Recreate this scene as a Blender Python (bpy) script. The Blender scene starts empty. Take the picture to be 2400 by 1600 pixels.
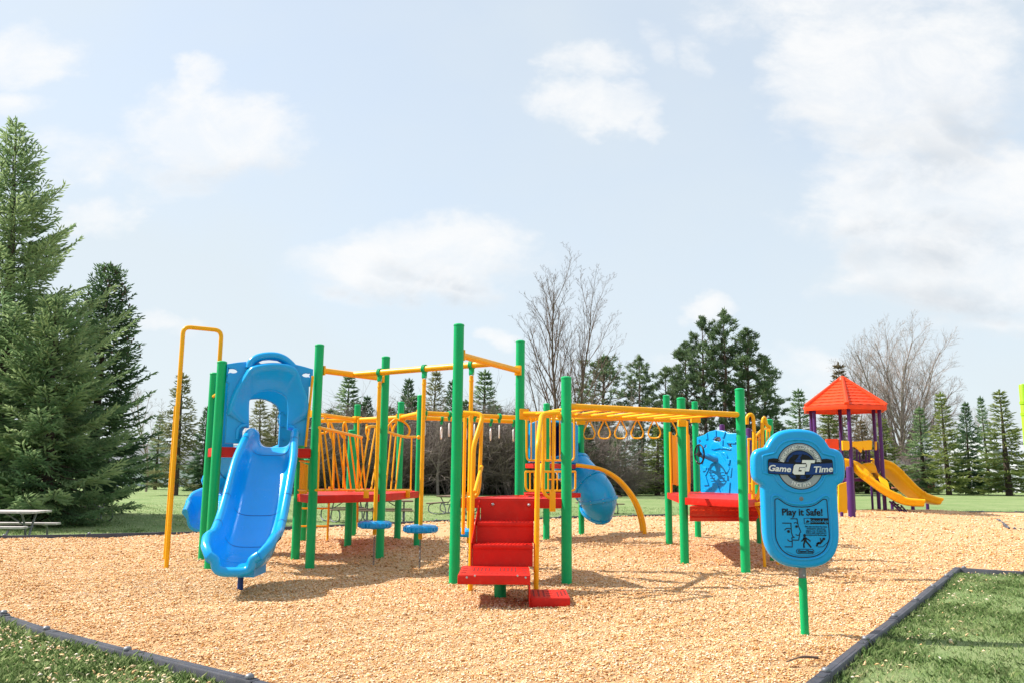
import bpy, bmesh, math, random
import numpy as np
from mathutils import Vector, Matrix, geometry
R = math.radians
SC = bpy.context.scene
COL = SC.collection
# ------------------------------------------------------------------ camera, sky, sun, exposure
F, CH, PITCH, ROLL = 1950.0, 1.28, math.atan(307/1950.0), R(0.5)
CAMR = Matrix.Rotation(R(90)+PITCH, 3, 'X') @ Matrix.Rotation(ROLL, 3, 'Z')
cam = bpy.data.objects.new('camera', bpy.data.cameras.new('camera'))
COL.objects.link(cam)
cam.location = (0, 0, CH)
cam.rotation_euler = CAMR.to_euler()
cam.data.sensor_width = 36; cam.data.lens = F/2400*36
cam.data.clip_start = .1; cam.data.clip_end = 3000
SC.camera = cam
SUN_EL, SUN_DIR = R(47), Vector((-.975, .22, 0)).normalized()      # the sun stands to the left, a little behind the play structure
sl = bpy.data.lights.new('sun', 'SUN'); sl.energy = 3.3; sl.angle = R(.5); sl.color = (1, .955, .88)
so = bpy.data.objects.new('sun', sl); COL.objects.link(so)
sv = Vector((SUN_DIR.x*math.cos(SUN_EL), SUN_DIR.y*math.cos(SUN_EL), math.sin(SUN_EL)))
so.rotation_euler = sv.to_track_quat('Z', 'Y').to_euler()
SC.view_settings.view_transform = 'Standard'; SC.view_settings.look = 'None'
SC.view_settings.exposure = 1.22; SC.view_settings.gamma = 1
SC.cycles.max_bounces = 8; SC.cycles.transparent_max_bounces = 8

def ray(px, py):
    return CAMR @ Vector(((px-1200)/F, -(py-800)/F, -1))
def D(px, py, Y):                       # the point of the place seen at a photo pixel, at depth Y
    d = ray(px, py); t = Y/d.y
    return Vector((d.x*t, Y, CH+d.z*t))
def G(px, py, z=0.0):                   # the point on the level z
    d = ray(px, py); t = (z-CH)/d.z
    return Vector((d.x*t, d.y*t, z))

class NT:                               # small node-tree writer
    def __init__(s, tree): s.t = tree; s.n = tree.nodes; s.l = tree.links
    def add(s, typ, _out=0, **kw):
        nd = s.n.new(typ)
        for k, v in kw.items():
            if k.startswith('i_'):
                k = k[2:]; key = int(k) if k.isdigit() else k.replace('_', ' ')
                s.set(nd.inputs[key], v)
            else: setattr(nd, k, v)
        return nd
    def set(s, sock, v):
        if isinstance(v, bpy.types.NodeSocket): s.l.new(v, sock)
        elif isinstance(v, bpy.types.Node): s.l.new(v.outputs[0], sock)
        else: sock.default_value = v
    def m(s, op, a, b=0.0, c=0.0, clamp=False):
        nd = s.n.new('ShaderNodeMath'); nd.operation = op; nd.use_clamp = clamp
        for i, v in enumerate((a, b, c)): s.set(nd.inputs[i], v)
        return nd.outputs[0]
    def mix(s, fac, a, b, mode='MIX'):
        nd = s.n.new('ShaderNodeMix'); nd.data_type = 'RGBA'; nd.blend_type = mode
        s.set(nd.inputs[0], fac); s.set(nd.inputs[6], a); s.set(nd.inputs[7], b)
        return nd.outputs[2]
    def ramp(s, fac, stops):
        nd = s.n.new('ShaderNodeValToRGB'); cr = nd.color_ramp
        while len(cr.elements) < len(stops): cr.elements.new(.5)
        for e, (p, c) in zip(cr.elements, stops): e.position = p; e.color = (*c, 1) if len(c) == 3 else c
        s.set(nd.inputs[0], fac); return nd.outputs[0]
    def noise(s, vec, scale, detail=4, rough=.55, dist=0.0):
        nd = s.n.new('ShaderNodeTexNoise')
        if vec is not None: s.set(nd.inputs['Vector'], vec)
        nd.inputs['Scale'].default_value = scale; nd.inputs['Detail'].default_value = detail
        nd.inputs['Roughness'].default_value = rough; nd.inputs['Distortion'].default_value = dist
        return nd.outputs[0]
    def sstep(s, v, a, b):
        nd = s.n.new('ShaderNodeMapRange'); nd.interpolation_type = 'SMOOTHSTEP'
        s.set(nd.inputs[0], v); s.set(nd.inputs[1], a); s.set(nd.inputs[2], b); return nd.outputs[0]

# ------------------------------------------------------------------ sky: Nishita with a thin veil and cumulus
world = bpy.data.worlds.new("World"); SC.world = world; world.use_nodes = True
W = NT(world.node_tree); W.n.clear()
sky = W.add('ShaderNodeTexSky', sky_type='NISHITA', sun_disc=False, sun_elevation=SUN_EL,
            sun_rotation=math.atan2(SUN_DIR.x, SUN_DIR.y), air_density=1.0, dust_density=1.2, ozone_density=1.6, altitude=300)
tc = W.add('ShaderNodeTexCoord')
sep = W.add('ShaderNodeSeparateXYZ', i_0=tc.outputs['Generated'])
dx, dy, dz = sep.outputs
dyc = W.m('MAXIMUM', dy, .12)
U, V = W.m('DIVIDE', dx, dyc), W.m('DIVIDE', dz, dyc)
uv = W.add('ShaderNodeCombineXYZ', i_0=U, i_1=V, i_2=0.0).outputs[0]
wv = W.add('ShaderNodeCombineXYZ', i_0=U, i_1=W.m('MULTIPLY', V, 1.5), i_2=0.0).outputs[0]
n1 = W.noise(wv, 6.5, 8, .62, .25)
n2 = W.noise(wv, 2.2, 5, .55)
n3 = W.noise(wv, 16, 6, .65)
nz = W.m('ADD', W.m('MULTIPLY', W.m('SUBTRACT', n1, .5), 1.9), W.m('MULTIPLY', W.m('SUBTRACT', n3, .5), .7))
CL = [  # cumulus seen in the photo: pixel centre, half width, half height, strength
    (60, 120, 140, 85, .8), (20, 255, 70, 40, .5), (500, 300, 210, 115, 1), (470, 190, 60, 70, .8), (400, 390, 150, 70, .55), (240, 490, 90, 50, .75), (190, 355, 140, 60, .5),
    (960, 625, 260, 85, .95), (1060, 590, 160, 70, .8), (800, 600, 130, 45, .5), (780, 690, 90, 40, .55), (1370, 155, 90, 55, .75), (1390, 255, 140, 62, .95), (1520, 290, 50, 40, .6), (1630, 735, 62, 40, .8), (1165, 805, 55, 28, .7),
    (2080, 190, 240, 220, 1.3), (2280, 110, 170, 200, .6), (2290, 470, 380, 140, 1.6), (2050, 480, 160, 60, .7), (2330, 610, 330, 120, 1.5), (2000, 20, 300, 60, .6), (1550, 110, 45, 60, .4), (1640, 140, 40, 60, .35), (370, 775, 70, 22, .45), (1680, 20, 80, 50, .4),
    (2360, 760, 160, 50, .5), (1560, 855, 60, 30, .5), (1900, 870, 120, 50, .4)]
wn_ = W.add('ShaderNodeTexNoise', i_Vector=wv); wn_.inputs['Scale'].default_value = 5.0; wn_.inputs['Detail'].default_value = 5; wn_.inputs['Roughness'].default_value = .6
ws = W.add('ShaderNodeSeparateColor', i_0=wn_.outputs['Color'])
U2 = W.m('MULTIPLY_ADD', W.m('SUBTRACT', ws.outputs[0], .5), .20, U); V2 = W.m('MULTIPLY_ADD', W.m('SUBTRACT', ws.outputs[1], .5), .12, V)
acc = None; sh = None
for (px, py, hw, hh, st) in CL:
    d = ray(px, py); u0, v0 = d.x/d.y, d.z/d.y
    du = W.m('DIVIDE', W.m('SUBTRACT', U2, u0), hw/F*1.3); dv = W.m('DIVIDE', W.m('SUBTRACT', V2, v0), hh/F*1.3)
    r2 = W.m('ADD', W.m('MULTIPLY', du, du), W.m('MULTIPLY', dv, dv))
    k = W.m('MULTIPLY', W.m('SUBTRACT', 1.0, r2), st)
    k = W.m('MAXIMUM', k, -1.2)
    acc = k if acc is None else W.m('MAXIMUM', acc, k)
    if hw > 150 and py > 100:
        b = W.m('MULTIPLY', W.sstep(W.m('MULTIPLY', W.m('ADD', dv, .1), -1), 0.0, .9), W.sstep(W.m('SUBTRACT', 1.5, r2), 0.0, 1.0))
        sh = b if sh is None else W.m('MAXIMUM', sh, b)
dens = W.m('ADD', acc, nz)
cum = W.m('MULTIPLY', W.sstep(dens, -.06, .80), W.m('MULTIPLY_ADD', W.sstep(W.noise(wv, 9, 8, .68, .4), .30, .66), .40, .54))
veil = W.m('MULTIPLY_ADD', W.sstep(n2, .3, .75), .12, .70)
veil = W.m('ADD', veil, W.m('MULTIPLY', W.sstep(V, .55, .0), .16))
veil = W.m('ADD', veil, W.m('MULTIPLY', W.sstep(W.noise(uv, 1.3, 3), .45, .62), .08))
veil = W.m('MINIMUM', W.m('MAXIMUM', veil, 0), .93)
skyc = W.mix(veil, sky.outputs[0], (3.0, 3.3, 3.47, 1))
shade = W.m('MULTIPLY', sh, W.sstep(n1, .35, .62))
cc = W.mix(shade, (3.85, 3.88, 3.9, 1), (2.5, 2.72, 2.97, 1))
skyc = W.mix(cum, skyc, cc)
bg = W.add('ShaderNodeBackground', i_0=skyc, i_1=.11)
wo = W.add('ShaderNodeOutputWorld', i_0=bg.outputs[0])

# ------------------------------------------------------------------ materials
def new_mat(name):
    m = bpy.data.materials.new(name); m.use_nodes = True
    t = NT(m.node_tree); t.n.clear()
    out = t.add('ShaderNodeOutputMaterial'); b = t.add('ShaderNodeBsdfPrincipled')
    t.l.new(b.outputs[0], out.inputs[0])
    return m, t, b, out
def paint(name, col, rough=.35, var=.12, scale=3.0, metal=0.0, bump=.0, bscale=200, coat=0.0, dirt=0.0, spec=.3):
    m, t, b, o = new_mat(name)
    tcn = t.add('ShaderNodeTexCoord').outputs['Object']
    n = t.noise(tcn, scale, 5, .6)
    lo = tuple(c*(1-var) for c in col); hi = tuple(min(1, c*(1+var*.8)) for c in col)
    c = t.ramp(n, [(.3, lo), (.7, hi)])
    if dirt:
        dn = t.sstep(t.noise(tcn, scale*5, 6, .7), .52, .8)
        c = t.mix(t.m('MULTIPLY', dn, dirt), c, (.42, .32, .2, 1))
    t.set(b.inputs['Base Color'], c); b.inputs['Metallic'].default_value = metal
    t.set(b.inputs['Roughness'], t.m('MULTIPLY_ADD', t.noise(tcn, scale*9, 3), .16, rough-.08))
    b.inputs['Specular IOR Level'].default_value = .5 if metal else spec; b.inputs['Coat Weight'].default_value = coat; b.inputs['Coat Roughness'].default_value = .15
    if bump:
        bp = t.add('ShaderNodeBump', i_Strength=bump, i_Distance=.004, i_Height=t.noise(tcn, bscale, 2))
        t.set(b.inputs['Normal'], bp)
    return m
M = {}
M['green'] = paint('green_powder_coat', (.0, .40, .125), .38, .10, 1.6, bump=.12, bscale=90, dirt=.05)
M['yellow'] = paint('yellow_powder_coat', (.95, .42, .002), .36, .09, 2.0, bump=.1, bscale=120, dirt=.06)
M['red'] = paint('red_vinyl_coat', (.60, .010, .003), .5, .16, 4.0, bump=.35, bscale=160, dirt=.10)
M['blue'] = paint('blue_plastic', (.002, .345, .77), .24, .08, 1.2, bump=.06, bscale=150, spec=.45, dirt=.05)
M['blue_in'] = paint('shaded_blue_plastic', (.004, .02, .22), .4, .08, 1.2)  # lines the tube entry: shade inside the hole put into a darker blue
M['navy'] = paint('navy_metal', (.01, .05, .2), .4, .1)
M['purple'] = paint('purple_powder_coat', (.075, .017, .125), .36, .1, 2)
M['slideyellow'] = paint('yellow_plastic', (.92, .47, .004), .32, .08, 1.5)
M['orange'] = paint('orange_plastic', (.86, .062, .010), .42, .12, 2.5)
M['black'] = paint('black_plastic', (.012, .012, .014), .35, .2)
M['border'] = paint('dark_border_plastic', (.062, .063, .078), .5, .3, 5, bump=.3, bscale=60, dirt=.22)
M['galv'] = paint('galvanised_steel', (.46, .47, .49), .38, .18, 14, metal=.75)
M['dullsteel'] = paint('dull_steel', (.20, .205, .22), .5, .25, 10, metal=.5)
M['clear'] = paint('pale_plastic', (.72, .70, .68), .25, .1)
M['lime'] = paint('lime_powder_coat', (.30, .58, .02), .38, .08)
M['woodgrey'] = paint('weathered_wood', (.50, .45, .43), .75, .25, 9, bump=.3, bscale=30)
M['woodbrown'] = paint('brown_wood', (.20, .13, .095), .75, .3, 9, bump=.3, bscale=30)
M['white'] = paint('white_ink', (.80, .80, .80), .45, .03)
M['ink'] = paint('black_ink', (.006, .007, .012), .5, .1)
M['inkblue'] = paint('dark_blue_ink', (.008, .045, .22), .45, .1)
M['inkgrey'] = paint('grey_ink', (.34, .37, .41), .45, .06)
M['bark'] = paint('bark', (.085, .062, .048), .9, .4, 6, bump=.6, bscale=18)
M['barkpale'] = paint('pale_bark', (.29, .235, .21), .9, .3, 5, bump=.5, bscale=20)
M['barkred'] = paint('reddish_bark', (.13, .088, .07), .9, .3, 5, bump=.5, bscale=20)
M['twig'] = paint('twig_bark', (.27, .21, .18), .9, .35, 3)
M['bushtwig'] = paint('bush_twig', (.215, .17, .15), .9, .45, .7)
M['siding'] = paint('white_siding', (.62, .64, .67), .6, .06, 2)
M['roofgrey'] = paint('grey_shingle', (.16, .17, .18), .85, .25, 8)
M['glass'] = paint('window_glass', (.03, .04, .05), .1, .1)
M['roofpale'] = paint('pale_roof', (.50, .52, .55), .7, .12, 4)
M['brickred'] = paint('brick_red', (.28, .10, .07), .85, .2, 9)
M['pink'] = paint('pink_cloth', (.55, .2, .42), .8, .35, 12)

def foliage(name, dark, mid, light, trans=.25):
    m, t, b, o = new_mat(name)
    at = t.add('ShaderNodeAttribute', attribute_name='tone').outputs['Fac']
    tcn = t.add('ShaderNodeTexCoord').outputs['Object']
    oi = t.add('ShaderNodeObjectInfo').outputs['Random']
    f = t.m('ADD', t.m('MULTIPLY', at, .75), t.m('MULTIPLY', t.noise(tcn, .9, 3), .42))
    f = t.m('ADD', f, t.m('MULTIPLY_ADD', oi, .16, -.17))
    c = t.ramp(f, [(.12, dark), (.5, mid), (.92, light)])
    t.set(b.inputs['Base Color'], c); b.inputs['Roughness'].default_value = .62
    b.inputs['Specular IOR Level'].default_value = .25
    tr = t.add('ShaderNodeBsdfTranslucent', i_0=t.mix(.3, c, light+(1,)))
    mx = t.add('ShaderNodeMixShader', i_0=trans, i_1=b.outputs[0], i_2=tr.outputs[0])
    t.l.new(mx.outputs[0], o.inputs[0])
    return m
M['spruce'] = foliage('blue_green_needles', (.05, .11, .065), (.145, .26, .125), (.45, .54, .28), .5)
M['sprucey'] = foliage('yellow_green_needles', (.06, .10, .035), (.20, .27, .08), (.50, .52, .19), .46)
M['sprucem'] = foliage('mid_green_needles', (.055, .115, .065), (.16, .28, .13), (.48, .56, .28), .5)
M['spruced'] = foliage('dark_spruce_needles', (.022, .055, .034), (.065, .135, .07), (.20, .30, .13), .38)
M['olive'] = foliage('olive_needles', (.09, .105, .05), (.21, .225, .11), (.38, .37, .19), .4)
M['brownish'] = foliage('brown_tinged_needles', (.09, .07, .045), (.22, .175, .10), (.34, .26, .15), .4)
M['pine'] = foliage('pine_needles', (.04, .08, .045), (.11, .185, .09), (.33, .41, .21), .4)
M['grassblade'] = foliage('grass_blade', (.085, .18, .04), (.22, .37, .11), (.66, .63, .38), .45)

# ------------------------------------------------------------------ mesh writer and objects
class MB:
    def __init__(s): s.v = []; s.f = []; s.m = []
    def add(s, vs, fs, mi=0):
        o = len(s.v); s.v += [tuple(v) for v in vs]
        for f in fs: s.f.append(tuple(i+o for i in f)); s.m.append(mi)
        return s
    def box(s, c, sx, sy, sz, ax=None, mi=0, ch=0.0):      # centre, sizes, optional 3x3 axes; ch chamfers the edges
        A = ax or Matrix.Identity(3); c = Vector(c); hx, hy, hz = sx/2, sy/2, sz/2
        if ch <= 0:
            vs = [c + A @ Vector((x*hx, y*hy, z*hz)) for x in (-1, 1) for y in (-1, 1) for z in (-1, 1)]
            return s.add(vs, [(0, 1, 3, 2), (4, 6, 7, 5), (0, 4, 5, 1), (2, 3, 7, 6), (0, 2, 6, 4), (1, 5, 7, 3)], mi)
        bm = bmesh.new(); bmesh.ops.create_cube(bm, size=1)
        for v in bm.verts: v.co = Vector((v.co.x*sx, v.co.y*sy, v.co.z*sz))
        bmesh.ops.bevel(bm, geom=bm.edges[:], offset=ch, segments=2, affect='EDGES', profile=.6)
        bm.verts.index_update()
        s.add([c + A @ v.co for v in bm.verts], [[v.index for v in f.verts] for f in bm.faces], mi); bm.free(); return s
    def tube(s, pts, r, n=10, cap=True, mi=0, closed=False, flat=None):
        P = [Vector(p) for p in pts]; N = len(P)
        rr = r if isinstance(r, (list, tuple)) else [r]*N
        T = []
        for i in range(N):
            a = P[(i-1) % N] if (closed or i) else P[0]; b = P[(i+1) % N] if (closed or i < N-1) else P[-1]
            d = b-a; T.append(d.normalized() if d.length > 1e-9 else Vector((0, 0, 1)))
        u = T[0].orthogonal().normalized(); vs = []
        for i in range(N):
            u = (u - T[i]*u.dot(T[i]));  u = u.normalized() if u.length > 1e-6 else T[i].orthogonal().normalized()
            w = T[i].cross(u)
            for k in range(n):
                a = 2*math.pi*k/n
                vs.append(P[i] + (u*math.cos(a) + w*math.sin(a))*rr[i])
        fs = []
        for i in range(N if closed else N-1):
            j = (i+1) % N
            for k in range(n):
                k2 = (k+1) % n
                fs.append((i*n+k, i*n+k2, j*n+k2, j*n+k))
        if cap and not closed:
            fs.append(tuple(range(n-1, -1, -1))); fs.append(tuple((N-1)*n+k for k in range(n)))
        return s.add(vs, fs, mi)
    def lathe(s, prof, c=(0, 0, 0), n=20, ax=None, mi=0):     # prof: (radius, z) rows, bottom to top
        A = ax or Matrix.Identity(3); c = Vector(c); vs = []; fs = []
        for (r, z) in prof:
            for k in range(n):
                a = 2*math.pi*k/n; vs.append(c + A @ Vector((r*math.cos(a), r*math.sin(a), z)))
        for i in range(len(prof)-1):
            for k in range(n):
                k2 = (k+1) % n; fs.append((i*n+k, i*n+k2, (i+1)*n+k2, (i+1)*n+k))
        fs.append(tuple(range(n-1, -1, -1))); fs.append(tuple((len(prof)-1)*n+k for k in range(n)))
        return s.add(vs, fs, mi)
    def prism(s, poly, z0, z1, mi=0):                         # plan polygon (x, y), extruded in z
        n = len(poly); vs = [(p[0], p[1], z0) for p in poly] + [(p[0], p[1], z1) for p in poly]
        fs = [tuple(range(n-1, -1, -1)), tuple(range(n, 2*n))] + [(i, (i+1) % n, n+(i+1) % n, n+i) for i in range(n)]
        return s.add(vs, fs, mi)
    def grid(s, rows, mi=0, closed=False):                    # lofted rows of equal length
        n = len(rows[0]); vs = [p for r in rows for p in r]; fs = []
        for i in range(len(rows)-1):
            for k in range(n if closed else n-1):
                k2 = (k+1) % n; fs.append((i*n+k, i*n+k2, (i+1)*n+k2, (i+1)*n+k))
        return s.add(vs, fs, mi)
    def mesh(s, me, mat4=None, mi=0):
        X = mat4 or Matrix.Identity(4)
        return s.add([X @ v.co for v in me.vertices], [tuple(p.vertices) for p in me.polygons], mi)

def root_of(o):
    while o.parent: o = o.parent
    return o
def build(name, mb, mat, parent=None, smooth=38, label=None, fix=True):
    me = bpy.data.meshes.new(name)
    off = root_of(parent).location if parent else Vector((0, 0, 0))
    me.from_pydata([(v[0]-off.x, v[1]-off.y, v[2]-off.z) for v in mb.v], [], mb.f)
    mats = mat if isinstance(mat, (list, tuple)) else [mat]
    for m in mats: me.materials.append(m)
    if len(mats) > 1: me.polygons.foreach_set('material_index', mb.m)
    me.validate(); me.update()
    if fix:
        bm = bmesh.new(); bm.from_mesh(me); bmesh.ops.recalc_face_normals(bm, faces=bm.faces); bm.to_mesh(me); bm.free()
    if smooth:
        me.polygons.foreach_set('use_smooth', [True]*len(me.polygons)); me.set_sharp_from_angle(angle=R(smooth))
    o = bpy.data.objects.new(name, me); COL.objects.link(o)
    if parent: o.parent = parent
    if label: o['label'] = label
    return o
def tag(o, label, cat, group=None, kind=None):
    o['label'] = label; o['category'] = cat
    if group: o['group'] = group
    if kind: o['kind'] = kind
    return o
def thing(name, loc, label, cat, group=None):
    o = bpy.data.objects.new(name, None); COL.objects.link(o); o.location = loc; o.empty_display_size = .2
    return tag(o, label, cat, group)
def kids(o): return [c for c in bpy.data.objects if c.parent == o]
def copy_tree(o, parent=None):
    c = o.copy(); COL.objects.link(c)
    if parent: c.parent = parent
    for ch in CH_OF.get(o.name, None) or kids(o): copy_tree(ch, c)
    return c
CH_OF = {}
def raw_mesh(name, co, nper, mat, tone=None, tri=None):
    """co: (n, nper, 3) separate polygons; tri: vertex pattern per item for closed bits"""
    n = co.shape[0]; nv = n*co.shape[1]
    pat = np.array(tri if tri is not None else [list(range(nper))], dtype=np.int32)
    idx = (np.arange(n, dtype=np.int32)[:, None, None]*co.shape[1] + pat[None]).reshape(-1)
    npoly = n*pat.shape[0]; k = pat.shape[1]
    me = bpy.data.meshes.new(name)
    me.vertices.add(nv); me.vertices.foreach_set('co', co.astype(np.float32).ravel())
    me.loops.add(len(idx)); me.loops.foreach_set('vertex_index', idx)
    me.polygons.add(npoly); me.polygons.foreach_set('loop_start', np.arange(npoly, dtype=np.int32)*k)
    me.update(calc_edges=True)
    if tone is not None:
        a = me.attributes.new('tone', 'FLOAT', 'POINT'); a.data.foreach_set('value', np.repeat(tone.astype(np.float32), co.shape[1]))
    me.materials.append(mat)
    return me
def smooth_path(pts, n=6):                                    # Catmull-Rom through the points
    P = [Vector(p) for p in pts]; out = []
    for i in range(len(P)-1):
        a = P[i-1] if i else P[0]*2-P[1]; b, c = P[i], P[i+1]; d = P[i+2] if i+2 < len(P) else P[-1]*2-P[-2]
        for k in range(n):
            t = k/n
            out.append(.5*((2*b) + (c-a)*t + (2*a-5*b+4*c-d)*t*t + (3*b-a-3*c+d)*t**3))
    out.append(P[-1]); return out
def bend(pts, r=.08, n=5):                                    # polyline with rounded corners
    P = [Vector(p) for p in pts]; out = [P[0]]
    for i in range(1, len(P)-1):
        a, b, c = P[i-1], P[i], P[i+1]
        rr = min(r, (a-b).length*.49, (c-b).length*.49)
        p, q = b+(a-b).normalized()*rr, b+(c-b).normalized()*rr
        for k in range(n+1):
            t = k/n; out.append(p*(1-t)**2 + b*2*t*(1-t) + q*t*t)
    out.append(P[-1]); return out
def panel2d(loops, ext, bev=.0, res=2):                        # flat outline with holes -> bevelled solid, in local xy, thickness along z
    cu = bpy.data.curves.new('outline', 'CURVE'); cu.dimensions = '2D'; cu.fill_mode = 'BOTH'
    cu.extrude = max(ext-bev, .0001); cu.bevel_depth = bev; cu.bevel_resolution = res; cu.offset = -bev
    for lp in loops:
        sp = cu.splines.new('POLY'); sp.points.add(len(lp)-1); sp.use_cyclic_u = True
        for q, p in zip(sp.points, lp): q.co = (p[0], p[1], 0, 1)
    return curve_mesh(cu)
def curve_mesh(cu):
    o = bpy.data.objects.new('outline', cu); COL.objects.link(o)
    dg = bpy.context.evaluated_depsgraph_get(); dg.update()
    me = bpy.data.meshes.new_from_object(o.evaluated_get(dg))
    bpy.data.objects.remove(o); bpy.data.curves.remove(cu)
    return me
def text2d(body, size, ext=.0, shear=0.0, bold=0.0, align='CENTER', space=1.0, sx=1.0):
    cu = bpy.data.curves.new('lettering', 'FONT'); cu.body = body; cu.size = size; cu.extrude = ext; cu.shear = shear
    cu.offset = bold; cu.align_x = align; cu.space_character = space; cu.resolution_u = 3
    me = curve_mesh(cu)
    if sx != 1:
        for v in me.vertices: v.co.x *= sx
    return me
def frame4(o, xa, ya):                                        # 4x4 with local x, y axes; z = their cross
    x = Vector(xa).normalized(); y = Vector(ya).normalized(); z = x.cross(y).normalized()
    m = Matrix((x, y, z)).transposed().to_4x4(); m.translation = Vector(o); return m
def ell(cx, cy, a, b, n=20, t0=0, t1=360, end=False):
    k = n+1 if end else n
    return [(cx+a*math.cos(R(t0+(t1-t0)*i/n)), cy+b*math.sin(R(t0+(t1-t0)*i/n))) for i in range(k)]
# ------------------------------------------------------------------ ground: lawn sheet, wood-chip bed, dirt strip
BED = [(.62, 3.56), (-1.52, 5.24), (-2.63, 6.06), (-3.61, 6.8), (-4.35, 7.47), (-6.6, 9.5), (-9.5, 11.6), (-12.5, 13.0), (-13.6, 14.7), (-9.5, 15.85), (-6.93, 17.05), (-4.6, 19.6),
       (-2.0, 22.35), (1.4, 24.7), (4.9, 26.75), (10.5, 29.0), (17.4, 31.2), (26, 32.2), (26, 9.6), (16, 9.4), (6.94, 11.58), (6.23, 11.93)]
BEDN = np.array(BED)
def bed_dist(x, y):                     # signed distance to the bed's edge, inside positive
    x = np.asarray(x, float); y = np.asarray(y, float)
    d = np.full(x.shape, 1e9); ins = np.zeros(x.shape, bool)
    for i in range(len(BED)):
        ax, ay = BED[i]; bx, by = BED[(i+1) % len(BED)]
        ex, ey = bx-ax, by-ay
        t = np.clip(((x-ax)*ex+(y-ay)*ey)/(ex*ex+ey*ey), 0, 1)
        d = np.minimum(d, np.hypot(x-ax-t*ex, y-ay-t*ey))
        c = ((ay > y) != (by > y)) & (x < (bx-ax)*(y-ay)/((by-ay) if by != ay else 1e-9)+ax)
        ins ^= c
    return np.where(ins, d, -d)
def sst(a, b, x):
    t = np.clip((x-a)/(b-a), 0, 1); return t*t*(3-2*t)
def lawn_z(x, y):
    x = np.asarray(x, float); y = np.asarray(y, float)
    o = -bed_dist(x, y)
    z = -.03 - .40*sst(.1, 4.0, o)*sst(11, 16, y)
    z = np.where(o < 0, -.09, z)
    return z + .03*np.sin(x*.35+1)*np.sin(y*.27)*sst(18, 30, y)
def vnoise(x, y, s):                     # cheap smooth value noise for patchiness
    v = 0
    for i, (fx, fy, p) in enumerate([(1, .6, 0), (-.7, 1.1, 2), (1.7, 1.3, 4), (-2.3, 1.9, 1), (3.1, -2.7, 3)]): v = v+np.sin(x*s*fx+y*s*fy+p)/(1+i*.4)
    return v/2.6
MOUNDS = [(-2.9, 8.9, .7, -.05), (2.9, 17.2, 1.3, .06), (12.2, 27.6, 2.4, .14), (14.5, 29.3, 2, .10), (3.2, 12.6, 1.4, -.02), (-2.0, 10.6, 1.2, -.03), (0.1, 8.6, .5, -.035)]
def bed_z(x, y):
    x = np.asarray(x, float); y = np.asarray(y, float)
    z = .012*np.sin(x*1.9+y*.8)+.010*np.sin(y*2.3-x*.7+1)+.008*np.sin(x*4.1+2)*np.sin(y*3.7)
    z = z+.011*vnoise(x*1.3, y*1.3, 4.1)+.008*vnoise(y*1.7+3, x*1.9, 5.7)
    for mx, my, r, h in MOUNDS: z = z + h*np.exp(-((x-mx)**2+(y-my)**2)/(r*r))
    return z - .03*np.exp(-np.maximum(bed_dist(x, y), 0)/.35)

# wood chips: material
m, t, b, o = new_mat('wood_chips'); M['mulch'] = m
tcn = t.add('ShaderNodeTexCoord').outputs['Object']
wob = t.add('ShaderNodeTexNoise', i_Vector=tcn); wob.inputs['Scale'].default_value = 5
rot = t.add('ShaderNodeVectorRotate', rotation_type='Z_AXIS', i_Vector=tcn, i_Angle=t.m('MULTIPLY', wob.outputs[0], 14))
sc1 = t.add('ShaderNodeMapping', i_Vector=rot.outputs[0]); sc1.inputs['Scale'].default_value = (36, 105, 36)
v1 = t.add('ShaderNodeTexVoronoi', i_Vector=sc1.outputs[0]); v1.inputs['Scale'].default_value = 1
rnd = t.add('ShaderNodeSeparateColor', i_0=v1.outputs['Color']).outputs[0]
cc_ = t.ramp(rnd, [(0, (.48, .21, .06)), (.22, (.68, .37, .145)), (.55, (.80, .515, .28)), (1, (.88, .67, .47))])
cc_ = t.mix(t.m('MULTIPLY', t.sstep(t.noise(tcn, .8, 4), .45, .75), .2), cc_, (.62, .37, .18, 1))
cc_ = t.mix(t.m('MULTIPLY', t.sstep(v1.outputs['Distance'], .5, .95), .4), cc_, (.34, .17, .07, 1))
t.set(b.inputs['Base Color'], cc_); b.inputs['Roughness'].default_value = .85; b.inputs['Specular IOR Level'].default_value = .2
bp = t.add('ShaderNodeBump', i_Strength=.6, i_Distance=.012, i_Height=t.m('ADD', t.m('MULTIPLY', v1.outputs['Distance'], -.7), t.m('MULTIPLY', rnd, .8)))
t.set(b.inputs['Normal'], bp)
m, t, b, o = new_mat('loose_chip'); M['chip'] = m
at = t.add('ShaderNodeAttribute', attribute_name='tone').outputs['Fac']
t.set(b.inputs['Base Color'], t.ramp(at, [(0, (.20, .075, .025)), (.09, (.48, .20, .045)), (.28, (.74, .41, .155)), (.52, (.85, .545, .285)), (.80, (.90, .67, .43)), (1, (.92, .82, .68))]))
b.inputs['Roughness'].default_value = .8; b.inputs['Specular IOR Level'].default_value = .2
# grass
m, t, b, o = new_mat('lawn'); M['lawn'] = m
tcn = t.add('ShaderNodeTexCoord').outputs['Object']
n_a = t.noise(tcn, .35, 5, .6); n_b = t.noise(tcn, 2.6, 6, .7); n_c = t.noise(tcn, 42, 4, .7)
f_ = t.m('ADD', t.m('ADD', t.m('MULTIPLY', n_a, .55), t.m('MULTIPLY', n_b, .55)), t.m('MULTIPLY', n_c, .6))
c_ = t.ramp(t.m('SUBTRACT', f_, .35), [(.15, (.085, .17, .045)), (.42, (.185, .265, .095)), (.62, (.28, .33, .15)), (.85, (.42, .41, .23))])
t.set(b.inputs['Base Color'], c_); b.inputs['Roughness'].default_value = .9; b.inputs['Specular IOR Level'].default_value = .15
bp = t.add('ShaderNodeBump', i_Strength=.7, i_Distance=.05, i_Height=t.m('ADD', n_c, n_b)); t.set(b.inputs['Normal'], bp)
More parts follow.
